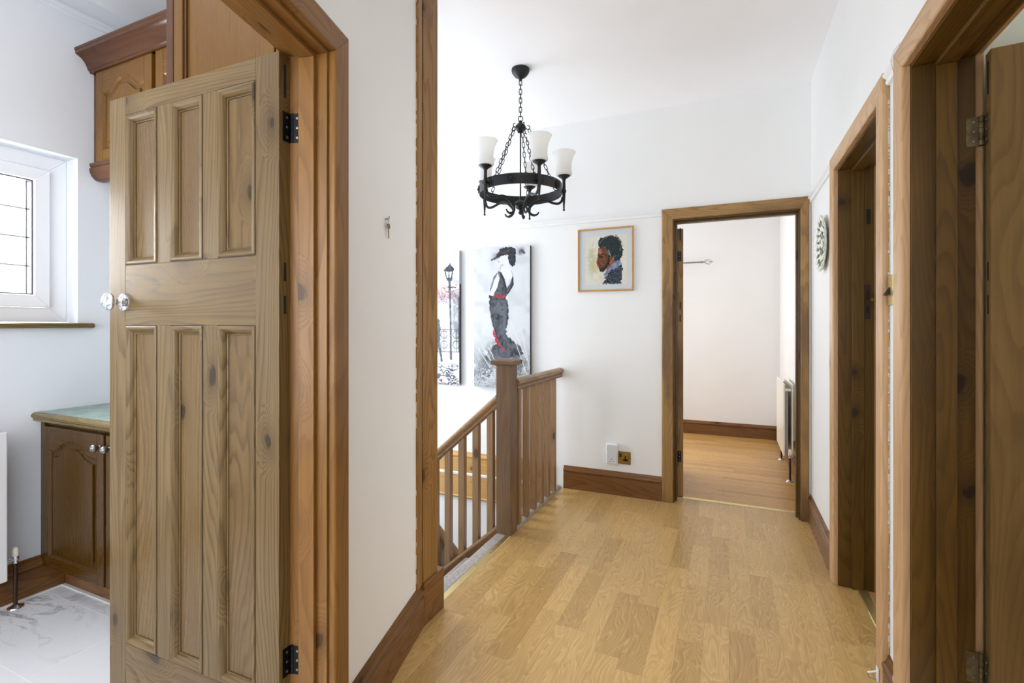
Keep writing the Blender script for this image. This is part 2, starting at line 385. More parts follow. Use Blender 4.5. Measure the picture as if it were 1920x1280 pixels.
    def build(s, name, mat, parent=None, bevel=0, smooth=False, label=None, cat=None, group=None, kind=None, seg=2, angle=35):
        W = world_of(parent) if parent else Matrix.Identity(4)
        mats = mat if isinstance(mat, (list, tuple)) else [mat]
        P = [Vector(p) for p in s.v]
        if parent is None or True:
            lo = Vector((min(p.x for p in P), min(p.y for p in P), min(p.z for p in P)))
            hi = Vector((max(p.x for p in P), max(p.y for p in P), max(p.z for p in P)))
            org = Vector(((lo.x+hi.x)/2, (lo.y+hi.y)/2, lo.z))
        OW = (Matrix.Translation(org) if parent is None else Matrix.Translation(org) @ W.to_3x3().to_4x4())
        inv = OW.inverted()
        me = bpy.data.meshes.new(name)
        me.from_pydata([tuple(inv @ p) for p in P], [], s.f)
        for m_ in mats: me.materials.append(m_)
        at = me.attributes.new('grain', 'FLOAT_VECTOR', 'POINT')
        at.data.foreach_set('vector', [c for g in s.g for c in g])
        for p, i in zip(me.polygons, s.mi): p.material_index = i
        bm = bmesh.new(); bm.from_mesh(me); bmesh.ops.recalc_face_normals(bm, faces=bm.faces); bm.to_mesh(me); bm.free()
        if smooth:
            for p in me.polygons: p.use_smooth = True
            me.set_sharp_from_angle(angle=math.radians(angle))
        o = bpy.data.objects.new(name, me); COL.objects.link(o)
        if parent is not None:
            o.parent = parent; L = W.inverted() @ OW; o.matrix_local = L
        else: o.matrix_world = OW
        WM[o.name] = OW.copy()
        if bevel:
            b = o.modifiers.new('edge', 'BEVEL'); b.width = bevel; b.segments = seg; b.limit_method = 'ANGLE'; b.angle_limit = math.radians(40)
        return tag(o, label, cat, group, kind)
def dup(o, dl, parent=None):
    """copy of a part (and its own parts) shifted by dl in the parent's space"""
    c_ = o.copy(); COL.objects.link(c_); c_.parent = parent or o.parent
    c_.matrix_local = Matrix.Translation(Vector(dl)) @ o.matrix_local
    for ch in o.children:
        d = ch.copy(); COL.objects.link(d); d.parent = c_; d.matrix_local = ch.matrix_local.copy()
    return c_
def frame_matrix(origin, X, Y, Z=(0, 0, 1)):
    m_ = Matrix.Identity(4)
    for i, a in enumerate((X, Y, Z)):
        for j in range(3): m_[j][i] = a[j]
    for j in range(3): m_[j][3] = origin[j]
    return m_
# ================================================================== THE SETTING
CH = 2.80                      # landing ceiling height
WR = .478                      # right wall face (x), far wall face y = 3.62
FY = 3.62
U = Vector((-.2425, .970, 0)).normalized(); NN = Vector((.970, .2425, 0)).normalized()
PA = Vector((-1.172, 1.70, 0))   # far end of the angled wall, landing side
S0, S1 = .708, 1.470             # kitchen doorway along the angled wall

def mb(): return MB()
def wall(name, pieces, mat='wall', label=None):
    m_ = mb(); o_ = (0, 0, 0)
    for (x0, x1, y0, y1, z0, z1) in pieces: m_.box(x0, x1, y0, y1, z0, z1, rnd=False)
    return m_.build(name, M[mat], kind='structure', label=label, cat='wall')

# floors
m_ = mb()
m_.poly([(-1.18, 1.80), (-1.20, 1.70), (-.82, .12), (-.82, -2.0), (.557, -2.0), (.557, 3.74), (-1.18, 3.74)], 'z', -.02, 0, grain='y', rnd=False)
m_.build('floor', M['floor'], kind='structure', label='oak laminate landing floor laid in long strips', cat='floor')
mb().box(-2.3, .9, 3.765, 6.2, -.02, 0, grain='x', rnd=False).build('floor_far_room', M['floor_far'], kind='structure', label='golden laminate floor inside the cream far room', cat='floor')
mb().box(.595, 3.2, 1.90, 3.62, -.02, .0, grain='x', rnd=False).build('floor_middle_room', M['floor_side'], kind='structure', label='brown laminate floor behind the middle doorway', cat='floor')
mb().box(.595, 3.2, -2.0, 1.80, -.02, .0, grain='x', rnd=False).build('floor_near_room', M['floor_side'], kind='structure', label='brown laminate floor behind the nearest right doorway', cat='floor')
m_ = mb()
m_.poly([(-3.1, -1.2), (-.93, -1.2), (-.93, .15), (-1.28, 1.76), (-3.1, 1.76)], 'z', -.02, 0, grain='y', rnd=False)
m_.build('floor_kitchen', M['tile'], kind='structure', label='white marble tiled kitchen floor with grey veins', cat='floor')
mb().box(-3.4, -1.2, 1.84, 3.62, -2.74, -2.70, rnd=False).build('floor_stairwell', M['floor_side'], kind='structure', label='hall floor at the foot of the stairwell', cat='floor')
# ceilings
m_ = mb(); m_.box(-3.4, .478, 1.76, 3.62, CH, CH+.1, rnd=False)
m_.poly([(-1.30, 1.76), (-.93, .15), (-.93, -2.0), (.478, -2.0), (.478, 1.76)], 'z', CH, CH+.1, rnd=False)
m_.build('ceiling', M['ceiling'], kind='structure', label='plain white ceiling over the landing and stairs', cat='ceiling')
mb().box(-3.1, -.93, -1.2, 1.76, 2.885, 2.95, rnd=False).build('ceiling_kitchen', M['ceiling'], kind='structure', label='white kitchen ceiling above the wall cabinets', cat='ceiling')
mb().box(-2.3, .9, 3.62, 6.2, CH, CH+.1, rnd=False).build('ceiling_far_room', M['ceiling'], kind='structure', label='ceiling of the cream far room', cat='ceiling')
mb().box(.478, 3.2, -2.0, 3.62, CH, CH+.1, rnd=False).build('ceiling_side_rooms', M['ceiling'], kind='structure', label='ceiling of the rooms on the right', cat='ceiling')

# doorway positions: opening between jambs
DM = (2.035, 2.775)            # middle doorway on right wall (y)
DN = (.985, 1.748)             # near doorway on right wall (y)
DF = (-.352, .410)             # far doorway (x)
RT = .142; HT = 1.985          # right wall thickness, lining height
J = .027
# right wall
x0, x1 = WR, WR+RT
wall('wall_right', [(x0, x1, DM[1]+J, FY, 0, CH), (x0, x1, DN[1]+J, DM[0]-J, 0, CH), (x0, x1, DM[0]-J, DM[1]+J, HT+J, CH),
     (x0, x1, DN[0]-J, DN[1]+J, HT+J, CH), (x0, x1, -2.0, DN[0]-J, 0, CH)], label='white landing wall on the right with two doorways')
# far wall (runs on over the stairwell)
FT = .125
wall('wall_far', [(-3.4, DF[0]-J, FY, FY+FT, -2.7, CH), (DF[1]+J, .478, FY, FY+FT, 0, CH), (DF[0]-J, DF[1]+J, FY, FY+FT, HT+J, CH)],
     label='white end wall of the landing carrying the paintings')
wall('wall_far_extension', [(.478, 3.2, FY, FY+FT, 0, CH)], label='end wall of the middle room')
# far room walls
wall('wall_far_room_back', [(-2.3, .9, 6.07, 6.2, 0, CH)], 'wall_cream', 'cream back wall of the far room')
wall('wall_far_room_right', [(.504, .62, FY+FT, 6.07, 0, CH)], 'wall_cream', 'cream right wall of the far room behind the radiator')
wall('wall_far_room_left', [(-2.4, -2.3, FY+FT, 6.2, 0, CH)], 'wall_cream', 'cream left wall of the far room')
# side rooms
wall('wall_side_rooms_divider', [(x1, 3.2, 1.80, 1.90, 0, CH)], 'wall_green', 'grey green wall behind the nearest right door')
wall('wall_side_rooms_outer', [(3.2, 3.3, -2.0, 3.7, 0, CH)], 'wall_green', 'outer wall of the rooms on the right')
wall('wall_south', [(-.93, 3.2, -2.1, -2.0, 0, CH)], label='wall behind the camera at the end of the landing')
# angled wall with the kitchen doorway, then straight on beside the camera
AT = .115
TA = frame_matrix(PA, -U, -NN)      # local: x back towards the camera along the wall, y into the kitchen
m_ = MB(TA)
m_.box(-.02, S0-J, 0, AT, 0, CH, rnd=False); m_.box(S0-J, S1+J, 0, AT, HT+J, CH, rnd=False); m_.box(S1+J, 1.62, 0, AT, 0, CH, rnd=False)
m_.build('wall_left', M['wall'], kind='structure', label='white angled landing wall beside the kitchen doorway', cat='wall')
wall('wall_left_near', [(-.93, -.80, -2.0, .165, 0, CH)], label='white landing wall beside the camera on the left')
# kitchen and stair walls
wall('wall_kitchen_back', [(-3.1, -1.19, 1.76, 1.83, -2.7, 2.95)], 'wall_kitchen', 'pale kitchen wall behind the units')
wall('wall_kitchen_south', [(-3.1, -.93, -1.3, -1.2, 0, 2.95)], 'wall_kitchen', 'pale kitchen wall facing the units')
KX = -2.95; KW = (.32, 1.345, 1.262, 2.072)   # kitchen window: y0,y1,z0,z1
wall('wall_kitchen_window', [(-3.13, KX, -1.2, KW[0], 0, 2.95), (-3.13, KX, KW[1], 1.76, 0, 2.95), (-3.13, KX, KW[0], KW[1], 0, KW[2]-.03), (-3.13, KX, KW[0], KW[1], KW[3], 2.95)],
     'wall_kitchen', 'pale blue white kitchen wall around the window')
SW = (2.25, 3.56, -.1, 2.4)
wall('wall_stair_window', [(-3.4, -3.3, 1.83, SW[0], -2.7, CH), (-3.4, -3.3, SW[1], FY, -2.7, CH), (-3.4, -3.3, SW[0], SW[1], -2.7, SW[2]), (-3.4, -3.3, SW[0], SW[1], SW[3], CH)],
     label='white stairwell wall with the tall window')
wall('wall_under_landing', [(-1.175, -1.10, 1.84, FY, -2.7, -.14)], label='wall below the landing edge')
# stairwell window (tall, white frame)
wn = empty('window_2', (-3.32, (SW[0]+SW[1])/2, SW[2]), 'tall white stairwell window beside the paintings', 'window', kind='structure')
m_ = mb()
for y in (SW[0], (SW[0]+SW[1])/2-.025, SW[1]-.05): m_.box(-3.37, -3.31, y, y+.05, SW[2], SW[3])
for z in (SW[2], 1.55, SW[3]-.05): m_.box(-3.37, -3.31, SW[0], SW[1], z, z+.05)
m_.build('window_frame', M['upvc'], wn)
mb().box(-3.345, -3.34, SW[0]+.02, SW[1]-.02, SW[2]+.02, SW[3]-.02).build('pane', M['glass'], wn)

# kitchen window: upvc frame, sash, leaded panes
kw = empty('window_1', (-3.07, .83, KW[2]), 'white leaded kitchen window in a deep bright reveal', 'window', kind='structure')
def ringframe(x0, x1, y0, y1, z0, z1, t, m=None):
    m = m or mb()
    pr = [(0, x0), (t, x0), (t, x1), (0, x1)]
    for (p0, p1, A) in (((0, y0, z0), (0, y1, z0), (0, 0, 1)), ((0, y1, z1), (0, y0, z1), (0, 0, -1)), ((0, y0, z1), (0, y0, z0), (0, 1, 0)), ((0, y1, z0), (0, y1, z1), (0, -1, 0))):
        m.extrude(pr, p0, p1, A, (1, 0, 0), 1, -1)
    return m
ringframe(-3.13, -3.05, KW[0], KW[1], KW[2], KW[3], .07).build('window_frame', M['upvc'], kw, bevel=.003)
ym = .86
for i, (a, b) in enumerate(((KW[0]+.072, ym-.02), (ym+.02, KW[1]-.072))):
    s_ = ringframe(-3.115, -3.035, a, b, KW[2]+.072, KW[3]-.072, .058).build('window_sash', M['upvc'], kw, bevel=.003)
    ringframe(-3.10, -3.05, a+.058, b-.058, KW[2]+.13, KW[3]-.13, .006).build('gasket', M['gasket'], s_)
    mb().box(-3.085, -3.08, a+.06, b-.06, KW[2]+.132, KW[3]-.132).build('pane', M['glass'], s_)
    m_ = mb(); zz0, zz1 = KW[2]+.132, KW[3]-.132
    for k in range(1, 4): m_.box(-3.080, -3.077, a+.06, b-.06, zz0+(zz1-zz0)*k/4-.003, zz0+(zz1-zz0)*k/4+.003)
    for yy in (a+.072, (a+b)/2, b-.072): m_.box(-3.080, -3.077, yy-.003, yy+.003, zz0, zz1)
    m_.build('lead_came', M['lead'], s_)
mb().box(-3.12, -3.04, ym-.02, ym+.02, KW[2]+.07, KW[3]-.07).build('mullion', M['upvc'], kw, bevel=.003)
m_ = mb(); m_.extrude([(-3.05, 0), (-2.925, 0), (-2.913, .005), (-2.910, .013), (-2.913, .021), (-2.925, .026), (-3.05, .026)], (0, KW[0]-.06, KW[2]-.030), (0, KW[1]+.055, KW[2]-.030), (1, 0, 0), (0, 0, 1), grain='y')
m_.build('window_sill', M['sill'], kw, bevel=.002)

# door frames ------------------------------------------------------
ARCH = [(0, 0), (0, -.018), (.004, -.022), (.066, -.024), (.074, -.020), (.076, -.012), (.076, 0)]
def door_frame(name, T, W, TH, arch_m, jamb_m, label, rebate=.043, worn=None, side2=True, stop_m=None, wr=1.0):
    """local x 0..W across the opening, y 0 = landing face, TH = room face"""
    org = T @ Vector((W/2, TH/2, 0))
    e = empty(name, org, label, 'door frame', kind='structure')
    R = .008; H = HT
    def legs(y, sy, nm):
        pr = [(a, b*sy) for a, b in ARCH]
        for x, sx in ((-R, -1), (W+R, 1)):
            q = wr if sx > 0 else 1
            m_ = MB(T); m_.extrude([(a*q, b) for a, b in pr], (x, y, 0), (x, y, H+R), (sx, 0, 0), (0, 1, 0), 0, 1/q, grain='z')
            m_.build(nm, arch_m, e, bevel=.0015)
        m_ = MB(T); m_.extrude(pr, (-R, y, H+R), (W+R, y, H+R), (0, 0, 1), (0, 1, 0), -1, wr, grain='x')
        m_.build(nm+'_head', arch_m, e, bevel=.0015)
    legs(0, 1, 'architrave')
    if side2: legs(TH, -1, 'room_architrave')
    for xa, xb in ((-J+.001, 0), (W, W+J-.001)):
        MB(T).box(xa, xb, 0, TH, 0, H, 'z').build('jamb', jamb_m, e, bevel=.001)
    MB(T).box(-J+.001, W+J-.001, 0, TH, H, H+J-.001, 'x').build('jamb_head', jamb_m, e)
    ya, yb = TH-rebate-.046, TH-rebate
    for xa, xb in ((0, .013), (W-.013, W)):
        MB(T).box(xa, xb, ya, yb, 0, H-.013, 'z').build('door_stop', stop_m or jamb_m, e, bevel=.0015)
    MB(T).box(0, W, ya, yb, H-.013, H, 'x').build('door_stop_head', stop_m or jamb_m, e, bevel=.0015)
    return e
TK = frame_matrix(PA-U*S0, -U, -NN)
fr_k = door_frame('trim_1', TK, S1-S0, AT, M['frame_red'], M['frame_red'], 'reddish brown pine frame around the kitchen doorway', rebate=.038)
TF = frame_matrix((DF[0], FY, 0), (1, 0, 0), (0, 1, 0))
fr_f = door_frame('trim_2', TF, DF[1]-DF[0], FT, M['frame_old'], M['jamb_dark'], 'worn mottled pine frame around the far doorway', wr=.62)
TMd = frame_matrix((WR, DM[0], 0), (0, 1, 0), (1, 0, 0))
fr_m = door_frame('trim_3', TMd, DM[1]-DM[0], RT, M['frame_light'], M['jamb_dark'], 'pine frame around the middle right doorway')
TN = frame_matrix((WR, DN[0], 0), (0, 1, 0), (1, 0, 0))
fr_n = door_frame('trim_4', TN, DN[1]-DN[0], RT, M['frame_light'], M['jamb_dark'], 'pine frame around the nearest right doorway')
# flaking old paint along the near edge of the middle frame and keeper plate
m_ = mb(); z = .18
while z < 1.98:
    h = RNG.uniform(.004, .022)
    if RNG.random() < .9: m_.box(.4775-RNG.uniform(.0012, .0055), .4778, DM[0]-.0862, DM[0]-.0835, z, z+h)
    z += h+RNG.uniform(.0, .004)
m_.build('paint_flakes', M['flake'], fr_m)
kp = mb().box(.583, .606, DM[1]-.0015, DM[1]+.0005, 1.275, 1.435).build('keeper_plate', M['copper_dark'], fr_m, bevel=.0006)
mb().box(.589, .600, DM[1]-.0022, DM[1]-.001, 1.365, 1.405).build('latch_hole', M['dark_gap'], kp)
mb().box(.589, .600, DM[1]-.0022, DM[1]-.001, 1.305, 1.335).build('bolt_hole', M['dark_gap'], kp)
m_ = mb(); m_.box(.606, .619, DM[1]-.003, DM[1], 1.36, 1.372); m_.box(.617, .6195, DM[1]-.010, DM[1], 1.32, 1.395)
m_.build('keeper_lip', M['brass_old'], kp)
mb().box(.590, .606, DM[1]-.0012, DM[1]+.0004, 1.72, 1.79).build('patch_mark', M['dark_gap'], fr_m)

# tall opening post at the head of the stairs, with its plinth block
po = empty('trim_5', (-1.17, 1.76, 0), 'tall brown pine post where the landing meets the stairs', 'post', kind='structure')
mb().box(-1.30, -1.160, 1.708, 1.818, .15, CH, 'z').build('post_face', M['post'], po, bevel=.002)
MB(TA).box(.001, .045, -.012, .004, .17, CH, 'z').build('post_bead', M['post'], po, bevel=.004)
mb().box(-1.30, -1.152, 1.704, 1.857, 0, .178, 'y').build('plinth_block', M['skirt'], po, bevel=.0015)
m_ = MB(TA)
z = .2
while z < CH:
    h = RNG.uniform(.008, .06); wv = RNG.uniform(.001, .006)
    if RNG.random() < .6: m_.box(.045, .045+wv, -.003, .001, z, z+h)
    z += h+RNG.uniform(.0, .04)
m_.build('paint_flakes', M['flake'], po)

# baseboards ---------------------------------------------------------
SK = [(0, 0), (-.019, 0), (-.019, .118), (-.013, .124), (-.013, .128), (-.021, .131), (-.024, .139), (-.021, .147), (-.014, .151), (-.009, .160), (-.006, .172), (0, .172)]
def skirt(name, p0, p1, out, label, mat='skirt', grain='y', hs=1.0, T=None):
    m_ = MB(T); m_.extrude([(-a, b*hs) for a, b in SK], p0, p1, out, (0, 0, 1), grain=grain)
    return m_.build(name, M[mat], bevel=0, label=label, cat='baseboard', kind='structure', smooth=False)
skirt('baseboard_left', (.0, 0, 0), (S0-.008-.0765, 0, 0), (0, -1, 0), 'brown moulded skirting along the angled left wall', grain='x', T=TA)
skirt('baseboard_far', (-1.165, FY, 0), (DF[0]-.0845, FY, 0), (0, -1, 0), 'brown moulded skirting under the brass socket', grain='x')
skirt('baseboard_right', (WR, DM[1]+.0845, 0), (WR, FY-.001, 0), (-1, 0, 0), 'skirting on the right wall below the ornamental plate')
skirt('baseboard_right_near', (WR, DN[1]+.0845, 0), (WR, DM[0]-.0845, 0), (-1, 0, 0), 'short skirting between the two right doorways')
skirt('baseboard_far_room', (-2.3, 6.07, 0), (.503, 6.07, 0), (0, -1, 0), 'pine skirting on the cream back wall of the far room', grain='x', hs=.88)
skirt('baseboard_far_room_right', (.504, FY+FT+.03, 0), (.504, 6.045, 0), (-1, 0, 0), 'pine skirting behind the far room radiator', hs=.88)
skirt('baseboard_kitchen', (KX, -1.2, 0), (KX, 1.284, 0), (1, 0, 0), 'dark skirting under the kitchen radiator')
mb().box(KX+.0195, KX+.03, -1.2, 1.28, 0, .006).build('trim_6', M['caulk'], kind='structure', label='white sealant line along the kitchen skirting', cat='sealant')
mb().box(-2.93, -1.97, 1.270, 1.2845, 0, .006).build('trim_7', M['caulk'], kind='structure', label='white sealant line along the kitchen plinth', cat='sealant')
# picture rails
PR = [(0, 0), (.010, .002), (.013, .010), (.010, .020), (.018, .026), (.022, .034), (.018, .042), (0, .046)]
def prail(name, p0, p1, out, label, mat='wall', grain='y'):
    m_ = mb(); m_.extrude(PR, p0, p1, out, (0, 0, 1), grain=grain)
    return m_.build(name, M[mat], label=label, cat='picture rail', kind='structure', smooth=True, angle=50)
prail('trim_8', (-3.3, FY, 2.022), (DF[0]-.085, FY, 2.022), (0, -1, 0), 'white picture rail above the canvases', grain='x')
prail('trim_9', (WR, DM[1]+.085, 2.022), (WR, FY, 2.022), (-1, 0, 0), 'white picture rail above the ornamental plate')
prail('trim_10', (WR, DN[1]+.085, 2.022), (WR, DM[0]-.085, 2.022), (-1, 0, 0), 'short white picture rail between the right doorways')
prail('trim_11', (KX, -1.2, 2.755), (KX, 1.76, 2.755), (1, 0, 0), 'white picture rail high on the kitchen window wall', 'wall_kitchen')

# thresholds ----------------------------------------------------------
def threshold(name, x0, x1, y0, y1, n, label, along='y', z=0):
    m_ = mb()
    if along == 'y': m_.extrude([(x0, 0), (x1, 0), (x1-.004, .004), (x0+.004, .004)], (0, y0, z), (0, y1, z), (1, 0, 0), (0, 0, 1))
    else: m_.extrude([(y0, 0), (y1, 0), (y1-.004, .004), (y0+.004, .004)], (x0, 0, z), (x1, 0, z), (0, 1, 0), (0, 0, 1))
    o = m_.build(name, M['brass'], label=label, cat='threshold strip')
    for k in range(n):
        f = (k+.5)/n
        c = ((x0+x1)/2, y0+(y1-y0)*f, z+.004) if along == 'y' else (x0+(x1-x0)*f, (y0+y1)/2, z+.004)
        MB().lathe([(0, .001), (.0035, .0006), (.0038, 0)], c, seg=10).build('screw', M['pewter'], o)
    return o
threshold('threshold_strip', -1.214, -1.178, 1.84, 2.64, 5, 'brass strip between the grey stair carpet and landing floor')
threshold('threshold_strip', DF[0], DF[1], 3.735, 3.768, 4, 'brass strip across the far doorway floor', 'x')
threshold('threshold_strip', .552, .598, DM[0], DM[1], 4, 'brass strip across the middle right doorway floor')

# ================================================================== DOORS
PM = [(0, .003), (.002, .0025), (.003, -.001), (.006, -.0025), (.012, -.002), (.018, .002), (.023, .008), (.025, .0125), (.028, .0135), (.028, .0155), (0, .0155)]
def panel_door(name, hinge, d, W, H, z0, label, mats, hinge_m, t=.038, knob=True, flip=1, cat='door'):
    """leaf standing open. local x from hinge edge along d, y thickness (visible face y=0), z up"""
    d = Vector(d).normalized(); nrm = Vector((-d.y, d.x, 0))*flip        # direction of thickness, away from the viewer
    T = frame_matrix(hinge, d, nrm)
    e = empty(name, Vector(hinge)+d*(W/2), label, cat, kind='structure')
    mw, mp = mats
    # measured layout (from the hinge edge): stile | panel | mullion ...
    cols = [(.088, .242), (.304, .452), (.514, .672)]
    cols = [(a*W/.758, b*W/.758) for a, b in cols]
    zt, zl1, zl0, zb = 1.918+z0, 1.432+z0, 1.240+z0, .215+z0
    top = z0+H
    G = .0004
    MB(T).box(0, cols[0][0], 0, t, z0, top, 'z').build('stile', mw, e, bevel=.0015)
    MB(T).box(cols[2][1], W, 0, t, z0, top, 'z').build('stile', mw, e, bevel=.0015)
    for a, b in ((zt, top), (zl0, zl1), (z0, zb)):
        MB(T).box(cols[0][0], cols[2][1], .0003, t-.0003, a, b, 'x').build('rail', mw, e, bevel=.0008)
    for (za, zb_) in ((zl1, zt), (zb, zl0)):
        for i in (0, 1):
            MB(T).box(cols[i][1], cols[i+1][0], .0006, t-.0006, za, zb_, 'z').build('mullion', mw, e, bevel=.0012)
        for (xa, xb) in cols:
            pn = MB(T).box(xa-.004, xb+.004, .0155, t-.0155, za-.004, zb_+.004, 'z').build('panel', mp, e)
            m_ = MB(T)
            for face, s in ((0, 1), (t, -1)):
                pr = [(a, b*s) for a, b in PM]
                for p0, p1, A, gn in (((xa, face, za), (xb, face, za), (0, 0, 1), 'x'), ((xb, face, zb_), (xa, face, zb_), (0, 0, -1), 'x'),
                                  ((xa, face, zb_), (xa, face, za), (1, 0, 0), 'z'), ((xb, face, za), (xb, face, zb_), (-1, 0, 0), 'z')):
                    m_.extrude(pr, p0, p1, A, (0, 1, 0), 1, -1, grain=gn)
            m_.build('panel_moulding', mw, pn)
            m_ = MB(T)          # shadow gap and dirt around the moulding, put in as dark strips
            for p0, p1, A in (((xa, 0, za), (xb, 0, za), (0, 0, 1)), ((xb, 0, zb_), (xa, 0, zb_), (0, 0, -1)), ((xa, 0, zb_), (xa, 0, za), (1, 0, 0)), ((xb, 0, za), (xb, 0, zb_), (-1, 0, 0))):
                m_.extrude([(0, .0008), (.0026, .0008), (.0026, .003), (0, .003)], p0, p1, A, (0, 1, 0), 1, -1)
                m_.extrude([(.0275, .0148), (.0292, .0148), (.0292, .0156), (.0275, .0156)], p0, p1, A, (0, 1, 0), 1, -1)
            m_.build('crevice_shade_dirt', M['shade_dirt'], pn)
    # tenon ends on the hinge edge
    for a, b in ((1.86, 1.95), (1.27, 1.32), (1.36, 1.41)):
        MB(T).box(-.0006, .002, t*.42, t*.62, z0+a, z0+b, 'z').build('tenon_end', M['dark_gap'], e)
    if knob:
        zc, xc = 1.318, W-.082
        kn = MB(T).lathe([(0, -.009), (.020, -.009), (.027, -.006), (.029, 0), (.029, .003)], (xc, 0, zc), 'y', 28)
        kn = kn.build('knob_rose', M['chrome'], e, smooth=True)
        kp_ = [(.009, -.008), (.012, -.014), (.015, -.017), (.012, -.020), (.009, -.026), (.008, -.036), (.010, -.042),
               (.020, -.048), (.0265, -.056), (.028, -.064), (.025, -.072), (.017, -.078), (.007, -.081), (0, -.0815)]
        m_ = MB(T).lathe([(r, -.008+(y+.008)*.72) for r, y in kp_], (xc, 0, zc), 'y', 32)
        m_.build('knob', M['chrome'], kn, smooth=True)
        m_ = MB(T).lathe([(0, t+.009), (.020, t+.009), (.029, t+.003), (.029, t-.001)], (xc, 0, zc), 'y', 28); m_.build('back_rose', M['chrome'], e, smooth=True)
        m_ = MB(T)
        for a in (40, 160, 280):
            m_.lathe([(0, -.0105), (.0025, -.010), (.003, -.0085)], (xc+.021*math.cos(math.radians(a)), 0, zc+.021*math.sin(math.radians(a))), 'y', 8)
        m_.build('rose_screw', M['pewter'], kn)
    return e, T
def butt_hinge(parent, T, x, y, z0, z1, mat, leafdir_j, jp, jn_, wj=.026, wl=.026, kn_r=.0065):
    """knuckle at local x,y; leaf on the door edge runs towards y=0; jamb leaf given as a world vector"""
    h = (z1-z0)
    m_ = MB(T)
    n = 5
    for k in range(n):
        m_.lathe([(0, z0+h*k/n+.0006), (kn_r, z0+h*k/n+.0006), (kn_r, z0+h*(k+1)/n-.0006), (0, z0+h*(k+1)/n-.0006)], (x, y, 0), 'z', 12)
    m_.lathe([(0, z1+.004), (.004, z1+.002), (.0045, z1)], (x, y, 0), 'z', 10)
    hg = m_.build('hinge', mat, parent, smooth=True)
    lf = MB(T).box(-.0022, .0, y-wl-.002, y, z0, z1, 'z').build('hinge_leaf', mat, hg)
    m_ = MB(T)
    for k in range(3): m_.lathe([(0, -.0034), (.0035, -.0030), (.004, -.002)], (0, y-wl*.55, z0+h*(k+.5)/3), 'x', 8)
    m_.build('hinge_screw', M['pewter'], hg)
    # jamb leaf
    P = T @ Vector((x, y, 0)); jd = Vector(leafdir_j).normalized(); jn = Vector(jn_).normalized()
    P = P-jn*(P-Vector(jp)).dot(jn)
    TJ = frame_matrix((P.x, P.y, 0), jd, jn)
    m_ = MB(TJ); m_.box(.002, wj+.006, -.001, .0018, z0, z1, 'z'); m_.build('jamb_leaf', mat, hg)
    m_ = MB(TJ)
    for k in range(3): m_.lathe([(0, .0034), (.0035, .0030), (.0042, .0016)], (wj*.6, 0, z0+h*(k+.5)/3), 'y', 8)
    m_.build('jamb_leaf_screw', M['pewter'], hg)
    return hg

# kitchen door
dk, Tk = panel_door('door_1', (-1.107, .950, 0), (-1, -.018, 0), .757, 1.978, .004, 'stripped pine six panel door standing open into the kitchen, chrome knob', (M['door'], M['door_panel']), M['hinge_black'], flip=-1)
for a, b in ((.262, .359), (1.752, 1.828)) if False else ((.285, .362), (1.745, 1.825)):
    butt_hinge(dk, Tk, -.007, .040, a, b, M['hinge_black'], NN, PA-U*S0, -U)
# near right door
dn, Tn = panel_door('door_2', (.636, 1.705, 0), (1, -.075, 0), .757, 1.975, .004, 'pine six panel door, shade darkened in colour, standing open in the nearest right doorway', (M['door_shaded'], M['door_shaded']), M['hinge_brass'], flip=1, knob=True)
for a, b in ((.262, .345), (1.735, 1.815)):
    butt_hinge(dn, Tn, -.008, .040, a, b, M['hinge_brass'], (-1, 0, 0), (.6, DN[1], 0), (0, -1, 0))
